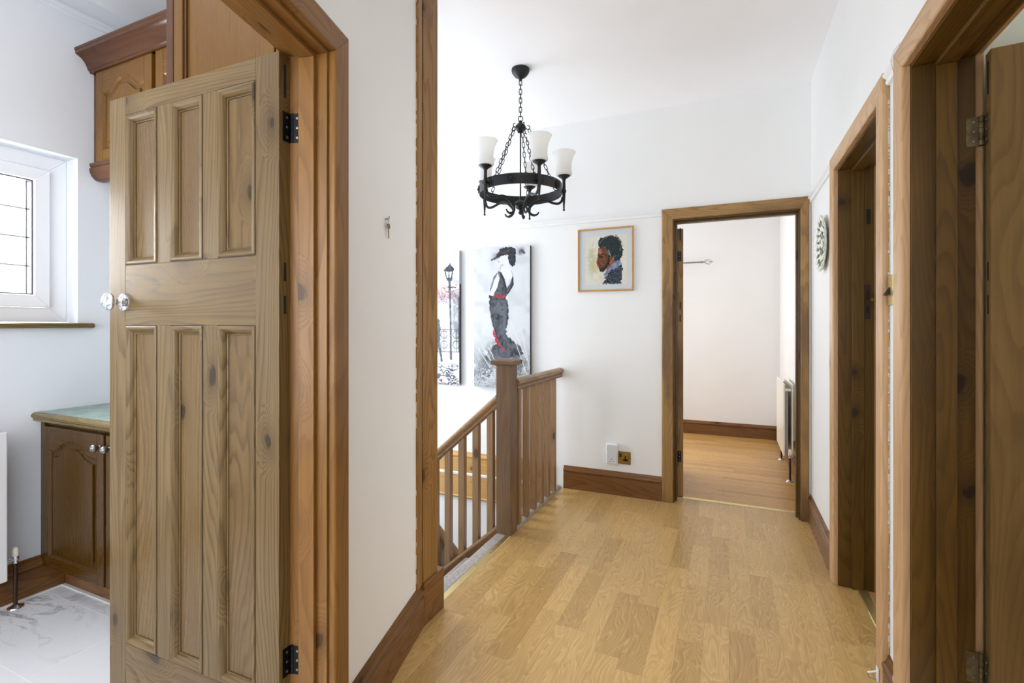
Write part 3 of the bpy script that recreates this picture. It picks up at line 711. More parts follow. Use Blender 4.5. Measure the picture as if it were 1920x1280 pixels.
# far door, folded back into the far room
df, Tf = panel_door('door_3', (-.304, 3.752, 0), (-.14, .99, 0), .745, 1.945, .006, 'brown pine door edge in the far doorway, folded back inside', (M['frame_old'], M['frame_old']), M['hinge_black'], flip=1, knob=False, t=.040)
for a, b in ((.256, .335), (1.714, 1.786)):
    m_ = MB(Tf); m_.box(-.0025, 0, .014, .040, a, b, 'z'); hg = m_.build('hinge_leaf', M['hinge_black'], df)
    m_ = MB(Tf)
    for k in range(3): m_.lathe([(0, -.0042), (.003, -.0036), (.0036, -.0025)], (0, .026, a+(b-a)*(k+.5)/3), 'x', 8)
    m_.build('hinge_screw', M['pewter'], hg)
    MB(Tf).lathe([(0, a), (.006, a), (.006, b), (0, b)], (-.004, .043, 0), 'z', 10).build('hinge_knuckle', M['hinge_black'], df, smooth=True)
SH = {
 'hat': [(0.308, 0.089), (0.398, 0.067), (0.446, 0.039), (0.478, 0.011), (0.586, 0.002), (0.69, 0.003), (0.754, 0.024), (0.754, 0.087), (0.748, 0.134), (0.69, 0.144), (0.638, 0.115), (0.612, 0.084), (0.63, 0.062), (0.586, 0.057), (0.506, 0.064), (0.438, 0.079), (0.356, 0.09)],
 'face': [(0.446, 0.081), (0.518, 0.065), (0.598, 0.062), (0.622, 0.084), (0.652, 0.111), (0.67, 0.169), (0.704, 0.201), (0.69, 0.223), (0.586, 0.231), (0.518, 0.187), (0.478, 0.171), (0.546, 0.129), (0.492, 0.123), (0.456, 0.106)],
 'bodice': [(0.446, 0.171), (0.494, 0.179), (0.546, 0.22), (0.58, 0.263), (0.602, 0.296), (0.66, 0.264), (0.702, 0.212), (0.712, 0.238), (0.69, 0.275), (0.626, 0.327), (0.586, 0.35), (0.376, 0.34), (0.424, 0.293), (0.468, 0.24), (0.478, 0.202)],
 'strap': [(0.446, 0.171), (0.37, 0.206), (0.31, 0.27), (0.294, 0.324), (0.33, 0.291), (0.37, 0.238), (0.424, 0.196)],
 'arm': [(0.446, 0.18), (0.478, 0.219), (0.438, 0.282), (0.356, 0.346), (0.294, 0.347), (0.33, 0.303), (0.384, 0.228)],
 'hand': [(0.278, 0.339), (0.33, 0.343), (0.348, 0.352), (0.288, 0.354)],
 'sash': [(0.364, 0.332), (0.478, 0.341), (0.59, 0.344), (0.58, 0.359), (0.452, 0.357), (0.37, 0.347)],
 'skirt': [(0.288, 0.351), (0.37, 0.346), (0.58, 0.354), (0.618, 0.412), (0.618, 0.497), (0.59, 0.56), (0.596, 0.624), (0.69, 0.666), (0.848, 0.707), (0.886, 0.748), (0.822, 0.776), (0.586, 0.778), (0.37, 0.764), (0.316, 0.722), (0.424, 0.678), (0.398, 0.614), (0.344, 0.529), (0.294, 0.442)],
 'red': [(0.348, 0.593), (0.382, 0.593), (0.424, 0.657), (0.494, 0.699), (0.596, 0.736), (0.574, 0.743), (0.456, 0.704), (0.382, 0.668)],
 'lips': [(0.444, 0.1), (0.46, 0.097), (0.47, 0.103), (0.454, 0.109)],
 'pts': [(0.822, 0.031), (0.638, 0.751), (0.234, 0.907), (0.234, 0.744), (0.898, 0.843), (0.848, 0.571), (1.026, 0.872), (0.69, 0.55), (0.95, 0.8), (0.15, 0.702), (0.316, 0.808), (0.262, 0.712), (0.37, 0.797)],
 'roof': [(0.688, 0.142), (0.806, 0.101), (0.818, 0.088), (0.83, 0.101), (0.9, 0.136), (0.888, 0.152), (0.706, 0.15)],
 'lant': [(0.712, 0.149), (0.882, 0.15), (0.86, 0.205), (0.742, 0.203)],
 'pane': [(0.736, 0.153), (0.788, 0.155), (0.788, 0.2), (0.758, 0.199)],
 'pane2': [(0.804, 0.155), (0.86, 0.155), (0.838, 0.201), (0.804, 0.2)],
 'lbase': [(0.742, 0.203), (0.874, 0.205), (0.848, 0.225), (0.77, 0.223)],
 'post': [(0.786, 0.224), (0.832, 0.224), (0.848, 0.505), (0.856, 0.812), (0.818, 0.812), (0.816, 0.504)],
 'arm2': [(0.776, 0.264), (0.942, 0.271), (0.942, 0.278), (0.776, 0.274)],
 'man': [(0.5, 0.492), (0.606, 0.509), (0.636, 0.572), (0.622, 0.684), (0.676, 0.825), (0.636, 0.834), (0.592, 0.73), (0.562, 0.799), (0.5, 0.821)],
 'pts2': [(0.592, 0.3), (0.786, 0.303), (0.948, 0.349), (0.948, 0.416), (0.976, 0.594), (0.682, 0.617), (0.948, 0.616), (0.742, 0.706), (0.562, 0.588), (1.006, 0.588), (0.562, 0.753), (1.006, 0.749), (0.562, 0.442), (0.77, 0.442), (0.742, 0.841), (0.86, 0.985), (0.562, -0.131), (1.0, 0.0)],
 'hair': [(0.376, 0.197), (0.439, 0.152), (0.535, 0.131), (0.64, 0.133), (0.734, 0.171), (0.794, 0.233), (0.803, 0.315), (0.825, 0.397), (0.787, 0.478), (0.746, 0.526), (0.681, 0.537), (0.64, 0.469), (0.588, 0.421), (0.556, 0.349), (0.513, 0.311), (0.453, 0.307), (0.412, 0.328), (0.376, 0.279)],
 'pface': [(0.386, 0.315), (0.453, 0.3), (0.513, 0.311), (0.561, 0.359), (0.588, 0.431), (0.645, 0.469), (0.667, 0.518), (0.588, 0.596), (0.506, 0.674), (0.453, 0.696), (0.412, 0.689), (0.393, 0.651), (0.386, 0.622), (0.357, 0.598), (0.355, 0.569), (0.338, 0.537), (0.367, 0.48), (0.376, 0.433), (0.372, 0.372)],
 'beard': [(0.561, 0.419), (0.592, 0.49), (0.573, 0.584), (0.513, 0.67), (0.453, 0.696), (0.405, 0.685), (0.398, 0.651), (0.439, 0.638), (0.506, 0.605), (0.54, 0.535)],
 'neck': [(0.588, 0.49), (0.681, 0.507), (0.693, 0.554), (0.588, 0.653), (0.528, 0.681)],
 'collar': [(0.667, 0.537), (0.777, 0.522), (0.794, 0.581), (0.614, 0.679), (0.506, 0.78), (0.48, 0.732), (0.588, 0.63)],
 'jacket': [(0.789, 0.588), (0.811, 0.71), (0.777, 0.886), (0.468, 0.886), (0.513, 0.78), (0.614, 0.679)],
 'fore': [(0.388, 0.326), (0.441, 0.323), (0.453, 0.393), (0.405, 0.423), (0.379, 0.389)],
 'mouth': [(0.355, 0.586), (0.388, 0.588), (0.393, 0.609), (0.36, 0.607)],
 'eye': [(0.381, 0.446), (0.468, 0.446), (0.47, 0.469), (0.388, 0.471)],
 'paper': [(0.144, 0.127), (0.873, 0.127), (0.899, 0.892), (0.156, 0.888)],
 'scrib': [(0.235, 0.258), (0.317, 0.275), (0.302, 0.761), (0.206, 0.782)],
}
# ================================================================== STAIRS
SM = .87; GO = .215; RI = .187
st = empty('staircase', (-1.80, 2.25, -1.12), 'grey carpeted stairs going down from the brass strip', 'staircase')
def steps(x_first, sgn, y0, y1, z_top, n, end_x, end_z):
    """carpeted treads; nosings rounded"""
    pts = [(x_first-sgn*(-.07), z_top-.001)]
    x, z = x_first, z_top
    pts = [(x-sgn*.066, z+.002)]
    for k in range(n):
        r = .019
        pts += [(x-sgn*.03, z+.006), (x-sgn*.012, z+.004), (x, z-.008), (x+sgn*.003, z-.02), (x-sgn*.004, z-.032), (x-sgn*.018, z-.042), (x-sgn*.022, z-RI+.008)]
        z -= RI; pts.append((x-sgn*.018, z+.004)); x += sgn*GO
    pts += [(end_x, z+.004), (end_x, z-.12), (x-sgn*GO, z-.14), (x_first-sgn*.066, z_top-.22)]
    return pts
m_ = mb(); m_.poly(steps(-1.282, -1, 1.84, 2.65, 0, 6, -3.29, 0), 'y', 1.853, 2.640)
m_.build('carpeted_steps', M['carpet'], st, smooth=True, angle=50)
m_ = mb(); m_.box(-3.29, -2.375, 2.65, 3.60, -1.24, -1.118); m_.build('half_landing', M['carpet'], st)
m_ = mb(); m_.poly(steps(-2.375, 1, 2.78, 3.6, -1.122, 5, -1.22, 0), 'y', 2.78, 3.6); m_.build('carpeted_steps', M['carpet'], st, smooth=True, angle=50)
def zs(x): return .030+SM*(x+1.275)          # top of the string cap
m_ = mb(); m_.poly([(-1.277, -.3), (-2.405, zs(-2.42)-.32), (-2.405, zs(-2.405)-.012), (-1.277, zs(-1.277)-.012)], 'y', 2.641, 2.685, grain='x')
m_.build('outer_string', M['skirt'], st)
m_ = mb(); m_.poly([(-1.20, zs(-1.2)+.06), (-1.20, -.22), (-2.42, zs(-2.42)-.3), (-2.42, zs(-2.42)+.06)], 'y', 1.832, 1.852, grain='x')
m_.build('wall_string', M['skirt'], st)
cap = [(-.034, -.012), (.034, -.012), (.037, .0), (.034, .008), (.024, .012), (-.024, .012), (-.034, .008), (-.037, 0)]
m_ = mb(); m_.extrude(cap, (-1.278, 2.692, zs(-1.278)), (-2.405, 2.692, zs(-2.405)), (0, 1, 0), Vector((-SM, 0, 1)).normalized(), grain='x')
m_.build('string_capping', M['baluster'], st, bevel=.001)

RL = [(-.022, 0), (.022, 0), (.025, .010), (.019, .017), (.030, .026), (.034, .036), (.030, .048), (.018, .057), (0, .060), (-.018, .057), (-.030, .048), (-.034, .036), (-.030, .026), (-.019, .017), (-.025, .010)]
bs = empty('stair_balustrade', (-1.228, 2.693, 0), 'brown pine balustrade running down beside the stairs, with the square newel post', 'balustrade')
nw = mb().box(-1.276, -1.181, 2.642, 2.744, -.32, 1.008, 'z').build('newel_post', M['newel'], bs, bevel=.003)
m_ = mb()
cx_, cy_ = -1.2285, 2.693
def sq(h, z): return [(cx_-h, cy_-h, z), (cx_+h, cy_-h, z), (cx_+h, cy_+h, z), (cx_-h, cy_+h, z)]
lay = [(.052, 1.004), (.058, 1.010), (.071, 1.014), (.0735, 1.034), (.071, 1.038), (.04, 1.046)]
v = []; f = []
for i, (h, z) in enumerate(lay):
    v += sq(h, z)
    if i: f += [(4*(i-1)+k, 4*(i-1)+(k+1) % 4, 4*i+(k+1) % 4, 4*i+k) for k in range(4)]
f += [(0, 1, 2, 3), tuple(4*(len(lay)-1)+k for k in range(4))]
m_.add(v, f, 'x'); m_.build('newel_cap', M['newel'], nw, bevel=.001)
zr = lambda x: .768+SM*(x+1.272)
up = Vector((-SM, 0, 1)).normalized()
m_ = mb(); m_.extrude(RL, (-1.26, 2.695, zr(-1.26)), (-2.42, 2.695, zr(-2.42)), (0, 1, 0), up, grain='x')
m_.build('handrail', M['baluster'], bs, smooth=True, angle=28)
m_ = mb(); m_.extrude([(-.019, -.006), (.019, -.006), (.019, .003), (-.019, .003)], (-1.26, 2.695, zr(-1.26)), (-2.42, 2.695, zr(-2.42)), (0, 1, 0), up, grain='x')
m_.build('rail_fillet', M['skirt'], bs)
x = -1.3575
for k in range(10):
    xa, xb = x, x+.041
    m_ = mb(); m_.poly([(xa, zs(xa)+.008), (xb, zs(xb)+.008), (xb, zr(xb)), (xa, zr(xa))], 'y', 2.679, 2.717)
    m_.build('baluster', M['baluster'], bs, bevel=.0015)
    x -= .1005
m_ = mb(); m_.box(-2.50, -2.41, 2.65, 2.74, -1.117, zr(-2.4)+.12); m_.build('lower_newel_post', M['newel'], bs, bevel=.003)

gb = empty('landing_balustrade', (-1.20, 3.18, 0), 'brown pine balustrade along the landing edge between newel post and end wall', 'balustrade')
m_ = mb(); m_.extrude(RL, (-1.20, 2.7455, .862), (-1.20, 3.618, .862), (-1, 0, 0), (0, 0, 1), grain='y'); m_.build('handrail', M['baluster'], gb, smooth=True, angle=28)
m_ = mb(); m_.box(-1.222, -1.178, 2.7455, 3.618, .852, .864, 'y'); m_.build('rail_fillet', M['skirt'], gb)
for k in range(-1, 5):
    y = 2.911+.1328*k
    if y < 2.75: y = 2.775
    mb().box(-1.219, -1.181, y, y+.038, .018, .855, 'z').build('baluster', M['baluster'], gb, bevel=.0015)
m_ = mb(); m_.extrude([(0, -.02), (.012, .004), (.03, .018), (.055, .020), (.072, .017), (.081, .002), (.081, -.14), (0, -.14)], (-1.262, 2.7455, 0), (-1.262, 3.60, 0), (1, 0, 0), (0, 0, 1))
m_.build('carpeted_edge', M['carpet'], gb, smooth=True, angle=50)

# pine boards on the far wall over the stairs, and rail of the flight below
e = empty('wall_apron', (-2.3, 3.60, -.2), 'golden pine boards on the end wall behind the stair balusters', 'wall panelling')
m_ = mb(); m_.extrude([(-a, b) for a, b in SK], (-3.28, FY, .012), (-1.262, FY, .012), (0, -1, 0), (0, 0, 1), grain='x'); m_.build('skirting_board', M['pine_new'], e)
m_ = mb(); m_.extrude([(0, .008), (.018, .008), (.026, 0), (.026, -.014), (.018, -.022), (0, -.022)], (-3.28, FY, .008), (-1.262, FY, .008), (0, -1, 0), (0, 0, 1), grain='x'); m_.build('white_bead', M['caulk'], e, label='white painted bead')
m_ = mb(); m_.box(-3.28, -1.262, FY-.020, FY-.0005, -.178, -.014, 'x'); m_.build('apron_board', M['pine_new'], e, bevel=.002)
m_ = mb(); m_.extrude([(0, 0), (.024, 0), (.030, -.010), (.022, -.022), (0, -.026)], (-3.28, FY, -.178), (-1.262, FY, -.178), (0, -1, 0), (0, 0, 1), grain='x'); m_.build('apron_bead', M['pine_new'], e)
lr = empty('lower_stair_rail', (-1.8, 2.80, -1.1), 'brown handrail of the lower flight seen between the stair balusters', 'handrail')
a_, b_ = Vector((-2.30, 2.80, .40)), Vector((-1.24, 2.80, -.62))
upl = Vector((1.0, 0, 1.04)).normalized()
m_ = mb(); m_.extrude(RL, a_-Vector((0, 0, .075)), b_-Vector((0, 0, .075)), (0, 1, 0), upl, grain='x'); m_.build('handrail', M['baluster'], lr, smooth=True, angle=28)
for k in range(8):
    xx = -1.78+.11*k-.22
    zt = .40-(xx+2.30)*.962-.07
    mb().box(xx, xx+.036, 2.782, 2.818, max(zt-.86, -1.3-.84*(xx+2.30)), zt, 'z').build('baluster', M['baluster'], lr)

# ================================================================== CHANDELIER
CC = Vector((-1.157, 2.737, 0)); FD = Vector((-math.sin(YAW), math.cos(YAW), 0)); RD = Vector((math.cos(YAW), math.sin(YAW), 0))
ch = empty('chandelier', (CC.x, CC.y, CH), 'black wrought iron ring chandelier with five frosted white glass shades', 'chandelier')
def cpt(r, th, z): return CC-FD*(r*math.cos(th))+RD*(r*math.sin(th))+Vector((0, 0, z))
mb().lathe([(.054, CH), (.055, CH-.010), (.050, CH-.024), (.036, CH-.042), (.018, CH-.054), (.010, CH-.060), (.008, CH-.070), (0, CH-.072)], (CC.x, CC.y, 0)).build('ceiling_rose', M['iron'], ch, smooth=True)
def link(m, c, d, side, L=.034, W=.011, r=.0022):
    c = Vector(c); d = Vector(d).normalized(); side = (Vector(side)-d*Vector(side).dot(d)).normalized(); pts = []
    for k in range(16):
        a = 2*math.pi*k/16; ca, sa = math.cos(a), math.sin(a)
        pts.append(c+d*((L/2-W/2)*(1 if ca > 0.01 else -1 if ca < -.01 else 0)+W/2*ca)+side*(W/2*sa))
    m.tube(pts, r, 6, closed=True)
def chain(name, a, b, n, L, W, r, parent):
    a, b = Vector(a), Vector(b); d = (b-a); m = mb()
    s1 = d.cross(Vector((.3, 1, .2))).normalized(); s2 = d.cross(s1).normalized()
    s1, s2 = (s1+s2).normalized(), (s1-s2).normalized()
    for k in range(n):
        sg = .003*math.sin(k*1.7)
        link(m, a+d*((k+.5)/n)+s1*sg, d, s1 if k % 2 else s2, L, W, r)
    return m.build(name, M['iron'], parent, smooth=True, angle=60)
chain('hanging_chain', cpt(0, 0, CH-.068), cpt(0, 0, 2.515), 8, .036, .016, .0026, ch)
m_ = mb(); m_.tube([cpt(0, 0, 2.500)+RD*(.014*math.cos(a))+Vector((0, 0, .016*math.sin(a))) for a in [k*math.pi/8 for k in range(16)]], .0028, 8, closed=True)
m_.lathe([(0, 2.490), (.008, 2.488), (.012, 2.480), (.010, 2.474), (.020, 2.468), (.031, 2.455), (.031, 2.440), (.022, 2.428), (.018, 2.418), (.006, 2.412), (0, 2.410)], (CC.x, CC.y, 0))
for k in range(5):
    th = math.radians(22+72*k)
    hk = []
    for j in range(12):
        a = -2.6+j*.42
        hk.append(cpt(.046+.011*math.cos(a), th, 2.448+.013*math.sin(a)))
    m_.tube([cpt(.028, th, 2.447)]+[cpt(.036, th, 2.444)]+hk, .0026, 6)
m_.build('top_hub', M['iron'], ch, smooth=True)
mb().tube([cpt(0, 0, 2.415), cpt(0, 0, 2.02)], .0042, 10).build('centre_rod', M['iron'], ch, smooth=True)
mb().lathe([(0, 2.03), (.009, 2.028), (.009, 2.012), (.007, 2.006), (.024, 2.000), (.036, 1.986), (.037, 1.972), (.026, 1.956), (.010, 1.946), (.008, 1.940), (.013, 1.934), (.012, 1.924), (.004, 1.918), (0, 1.916)], (CC.x, CC.y, 0)).build('lower_hub', M['iron'], ch, smooth=True)
# flat ring band with medallions
RR = .248
m_ = mb(); n = 72; v = []; f = []
for k in range(n):
    th = 2*math.pi*k/n
    for r, z in ((RR-.002, 2.036), (RR+.002, 2.036), (RR+.002, 2.096), (RR-.002, 2.096)): v.append(cpt(r, th, z))
for k in range(n):
    k2 = (k+1) % n
    for i in range(4): j = (i+1) % 4; f.append((4*k+i, 4*k+j, 4*k2+j, 4*k2+i))
m_.add(v, f); rg = m_.build('ring_band', M['iron'], ch, smooth=True, angle=50)
for k in range(5):
    th = math.radians(22+36+72*k)
    c = cpt(RR+.002, th, 2.066); X_ = (cpt(1, th, 0)-cpt(0, th, 0)).normalized(); Y_ = Vector((-X_.y, X_.x, 0))
    TT = frame_matrix(c, X_, Y_)
    MB(TT).lathe([(.024, 0), (.024, .005), (.021, .007), (.018, .003), (.014, .003), (.011, .008), (.007, .008), (.005, .013), (0, .014)], (0, 0, 0), 'x', 20).build('medallion', M['iron'], rg, smooth=True)
for k in range(5):
    th = math.radians(22+72*k)
    # suspension chain from hub to a lug inside the ring band
    chain('suspension_chain', cpt(.050, th, 2.438), cpt(RR-.040, th, 2.088), 13, .034, .015, .0023, ch)
    m_ = mb(); m_.tube([cpt(RR-.042, th, 2.092), cpt(RR-.046, th, 2.080), cpt(RR-.038, th, 2.070), cpt(RR-.026, th, 2.072), cpt(RR-.002, th, 2.072)], .003, 6); m_.build('chain_hook', M['iron'], ch, smooth=True)
AR = .266
arm0 = None
for k in range(5):
    th = math.radians(22+72*k)
    ar = mb()
    ar.lathe([(0, 1.944), (.006, 1.946), (.007, 1.952), (.0045, 1.958), (.0055, 1.975), (.0095, 2.03), (.0105, 2.07), (.0095, 2.13), (.012, 2.138), (.020, 2.146), (.033, 2.154), (.038, 2.160), (.035, 2.163), (0, 2.163)], tuple(cpt(AR, th, 0)), seg=20)
    a = ar.build('candle_stem', M['iron'], ch, smooth=True)
    X_ = (cpt(1, th, 0)-cpt(0, th, 0)).normalized(); Y_ = Vector((-X_.y, X_.x, 0)); TT = frame_matrix(cpt(AR, th, 0), X_, Y_)
    c_ = MB(TT); c_.box(-.018, .012, -.014, .014, 2.056, 2.072); c_.lathe([(0, -.0055), (.004, -.004), (.005, 0)], (-.014, -.026, 2.064), 'x', 10)
    c_.box(-.017, -.013, -.034, .034, 2.054, 2.074)
    c_.build('clamp', M['iron'], a, bevel=.001)
    # shade: flared open glass
    pr = [(.028, 2.160), (.036, 2.161), (.0395, 2.168), (.0385, 2.180), (.036, 2.195), (.0355, 2.215), (.038, 2.245), (.044, 2.275), (.053, 2.300), (.0565, 2.306),
          (.0545, 2.3065), (.0505, 2.298), (.0415, 2.274), (.0355, 2.245), (.033, 2.215), (.0335, 2.195), (.036, 2.180), (.0365, 2.170), (.034, 2.164), (.028, 2.163)]
    pr = [(.028+(r-.028)*1.0 if r < .029 else r*1.27, 2.160+(z-2.160)*.97) for r, z in pr]
    s_ = mb(); s_.lathe(pr, tuple(cpt(AR, th, 0)), seg=36); s_.build('glass_shade', M['frosted'], a, smooth=True, label='frosted white flared glass shade')
    b_ = mb(); b_.lathe([(0, 2.163), (.011, 2.163), (.011, 2.195), (.016, 2.215), (.017, 2.23), (.010, 2.245), (0, 2.248)], tuple(cpt(AR, th, 0)), seg=16); b_.build('candle_bulb', M['white_plastic'], a, smooth=True)
    # scroll arm: from stem foot under the ring, S-curve to hub, curling out below
    q = [(.262, 1.985), (.245, 1.990), (.215, 1.985), (.180, 1.974), (.145, 1.976), (.112, 1.992), (.085, 2.000), (.064, 1.992), (.054, 1.972), (.058, 1.950), (.074, 1.938), (.093, 1.936), (.108, 1.946), (.113, 1.958)]
    q = [(.258, 2.030), (.252, 2.006), (.232, 1.990), (.200, 1.992), (.165, 2.004), (.130, 2.010), (.098, 2.000), (.070, 1.978), (.052, 1.955), (.052, 1.936), (.064, 1.922), (.084, 1.916), (.102, 1.922), (.112, 1.936)]
    P_ = []
    for i in range(len(q)-1):
        p0 = q[max(i-1, 0)]; p1 = q[i]; p2 = q[i+1]; p3 = q[min(i+2, len(q)-1)]
        for t_ in (0, .33, .66):
            P_.append(tuple(.5*((2*p1[c])+(-p0[c]+p2[c])*t_+(2*p0[c]-5*p1[c]+4*p2[c]-p3[c])*t_*t_+(-p0[c]+3*p1[c]-3*p2[c]+p3[c])*t_**3) for c in (0, 1)))
    P_.append(q[-1])
    m_ = mb(); m_.tube([cpt(r, th, z) for r, z in P_], [.0078]*(len(P_)-6)+[.006, .006, .0055, .005, .0045, .004], 10)
    m_.tube([cpt(.030, th, 1.978), cpt(.066, th, 1.972)], .005, 8)
    m_.build('scroll_arm', M['iron'], ch, smooth=True)

# ================================================================== PICTURES
def sl(c): return np.array(lin(c)[:3])
class Paint:
    def __init__(s, w, h, step, bg, seed):
        s.nx, s.nz = int(w/step), int(h/step); s.w, s.h = w, h
        r = np.random.RandomState(seed); s.r = r
        u, v = np.meshgrid(np.linspace(0, 1, s.nx+1), np.linspace(0, 1, s.nz+1)); s.u, s.v = u, v
        s.n1 = s.nz_(8); s.n2 = s.nz_(28); s.n3 = s.nz_(70)
        s.img = np.ones(u.shape+(3,))*sl(bg)
    def nz_(s, f):
        """value noise"""
        gx, gz = f+2, int(f*s.h/s.w)+3
        g = s.r.rand(gz+1, gx+1); x = s.u*(gx-1.01); z = s.v*(gz-1.01); xi, zi = x.astype(int), z.astype(int); fx, fz = x-xi, z-zi
        fx = fx*fx*(3-2*fx); fz = fz*fz*(3-2*fz)
        return (g[zi, xi]*(1-fx)+g[zi, xi+1]*fx)*(1-fz)+(g[zi+1, xi]*(1-fx)+g[zi+1, xi+1]*fx)*fz
    def inside(s, P, wob=.008):
        u = s.u+(s.n2-.5)*wob*2; v = s.v+(s.n3-.5)*wob*2*s.w/s.h; m = np.zeros(u.shape, bool); n = len(P)
        for i in range(n):
            x0, y0 = P[i]; x1, y1 = P[(i+1) % n]
            if y0 == y1: continue
            c = ((y0 > v) != (y1 > v)) & (u < (x1-x0)*(v-y0)/(y1-y0)+x0); m ^= c
        return m.astype(float)
    def put(s, a, c, c2=None, n=None):
        a = np.clip(a, 0, 1)[..., None]; col = sl(c)*np.ones(s.img.shape)
        if c2 is not None:
            k = np.clip(((s.n2*.5+s.n3*.3+s.r.rand(*s.u.shape)*.2 if n is None else n*.85+s.r.rand(*s.u.shape)*.15)-.27)/.46, 0, 1)[..., None]; col = col*(1-k)+sl(c2)*k
        s.img = s.img*(1-a)+col*a
    def poly(s, P, c, c2=None, a=1, wob=.008, n=None): s.put(s.inside(P, wob)*a, c, c2, n)
    def line(s, pts, wd, c, c2=None, a=1, wob=.004):
        u = s.u+(s.n2-.5)*wob*2; v = s.v+(s.n3-.5)*wob; asp = s.h/s.w; best = np.full(u.shape, 9.)
        for (x0, y0), (x1, y1) in zip(pts, pts[1:]):
            dx, dy = x1-x0, (y1-y0)*asp; L = dx*dx+dy*dy+1e-9
            t = np.clip(((u-x0)*dx+(v-y0)*asp*dy)/L, 0, 1)
            best = np.minimum(best, np.hypot(u-x0-t*dx, (v-y0)*asp-t*dy))
        s.put(np.clip((wd-best)/.006+.5, 0, 1)*a, c, c2)
    def blob(s, x, y, rx, ry, c, c2=None, a=1, soft=1.):
        d = np.hypot((s.u-x)/rx, (s.v-y)/ry); k = np.clip((1-d)*soft*1.6, 0, 1)*np.clip((s.n1*.5+s.n2*.6+s.n3*.3-.35)*2.2, 0, 1)
        s.put(k*a, c, c2)
    def build(s, name, mat, parent, x0, ztop, y):
        V = np.stack([x0+s.u*s.w, np.full(s.u.shape, y), ztop-s.v*s.h], -1).reshape(-1, 3); W_ = s.nx+1
        i = (np.arange(s.nz)[:, None]*W_+np.arange(s.nx)[None, :]).ravel()
        F_ = np.stack([i, i+W_, i+W_+1, i+1], -1)
        Wd = world_of(parent); inv = np.array(Wd.inverted()); V = V @ inv[:3, :3].T+inv[:3, 3]
        me = bpy.data.meshes.new(name); me.vertices.add(len(V)); me.vertices.foreach_set('co', V.astype(np.float32).ravel())
        me.loops.add(F_.size); me.loops.foreach_set('vertex_index', F_.ravel().astype(np.int32))
        me.polygons.add(len(F_)); me.polygons.foreach_set('loop_start', (np.arange(len(F_))*4).astype(np.int32))
        me.update(calc_edges=True)
        ca = me.color_attributes.new('paint', 'FLOAT_COLOR', 'POINT')
        ca.data.foreach_set('color', np.concatenate([s.img.reshape(-1, 3)*.8, np.ones((len(V), 1))], 1).astype(np.float32).ravel())
        me.materials.append(mat); o = bpy.data.objects.new(name, me); COL.objects.link(o); o.parent = parent
        return o

def canvas(name, x0, z1, w, h, label):
    e = empty(name, (x0+w/2, FY-.018, z1-h), label, 'painting', 'canvas paintings above the stairs')
    m_ = mb(); m_.box(x0, x0+w, FY-.034, FY-.001, z1-h, z1); m_.build('stretched_canvas', M['canvas_edge'], e, bevel=.002)
    return e
# woman in a hat
e = canvas('canvas_painting', -1.935, 1.882, .50, 1.137, 'tall grey canvas of a woman in a black dress and hat with red sash')
p = Paint(.50, 1.137, .003, (226, 229, 233), 3)
p.put(np.clip((p.n1-.45)*2, 0, .7), (206, 211, 217))
sm = np.clip((p.v-.62-.10*(p.n1-.5)*2)*5, 0, 1)*np.clip(p.n1*1.0+p.n2*.7-.25, 0, 1)
p.put(sm*.85, (128, 136, 146), (176, 184, 194)); p.put(np.clip((p.v-.9)*8, 0, 1)*.6, (190, 200, 210))
p.put(np.clip((p.u-.66)*4, 0, 1)*np.clip((p.v-.3)*4, 0, 1)*np.clip((p.n1-.4)*2, 0, 1)*.5, (196, 204, 206))
for x, y, rx, ry, a in ((.60, .75, .30, .10, .9), (.30, .78, .22, .07, .9), (.45, .72, .26, .08, .8), (.22, .905, .16, .06, .9), (.25, .84, .2, .06, .6), (.86, .85, .16, .09, .7), (.66, .80, .2, .05, 1)):
    p.blob(x, y, rx, ry, (34, 36, 42), (96, 102, 112), a)
p.put(np.clip((p.n3-.62)*8, 0, 1)*np.clip((p.v-.68)*6, 0, 1)*.55, (40, 42, 48))
p.blob(.82, .035, .13, .04, (92, 96, 112), None, .9); p.line([(.86, .03), (.9, .05)], .02, (90, 92, 104)); p.blob(.42, .06, .12, .04, (150, 152, 162), None, .8)
p.line(SH['bodice']+SH['bodice'][:1], .006, (70, 72, 78), a=.7)
p.poly(SH['strap'], (150, 154, 166), (98, 100, 110)); p.poly(SH['face'], (240, 242, 246), (228, 231, 236)); p.line(SH['face'][5:8], .004, (150, 152, 160)); p.line([(.546, .129), (.50, .125), (.48, .165)], .004, (130, 130, 140))
p.poly(SH['hat'], (26, 27, 32), (66, 68, 78), wob=.012); p.line([(.45, .03), (.55, .045), (.66, .02)], .005, (150, 120, 100), a=.5)
p.poly(SH['bodice'], (52, 54, 60), (98, 102, 112)); p.line([(.50, .19), (.56, .25), (.59, .30)], .012, (30, 31, 36)); p.line([(.70, .22), (.71, .27), (.62, .33)], .012, (34, 35, 40))
p.poly(SH['arm'], (238, 240, 244), (226, 229, 234)); p.line(SH['arm'][:1]+SH['arm'][1:4], .005, (60, 62, 70)); p.poly(SH['hand'], (40, 42, 50))
p.poly(SH['skirt'], (46, 48, 54), (106, 110, 122), wob=.02, n=p.n1*.5+p.n2*.5)
p.line([(.31, .36), (.30, .44), (.35, .55), (.42, .62)], .014, (36, 37, 44), a=.8); p.line([(.60, .38), (.62, .45), (.60, .55)], .014, (34, 35, 40), a=.8)
p.poly(SH['sash'], (196, 60, 58), (150, 40, 44), wob=.02); p.poly(SH['red'], (176, 44, 66), (204, 70, 90), wob=.02); p.poly(SH['lips'], (196, 50, 60), wob=0)
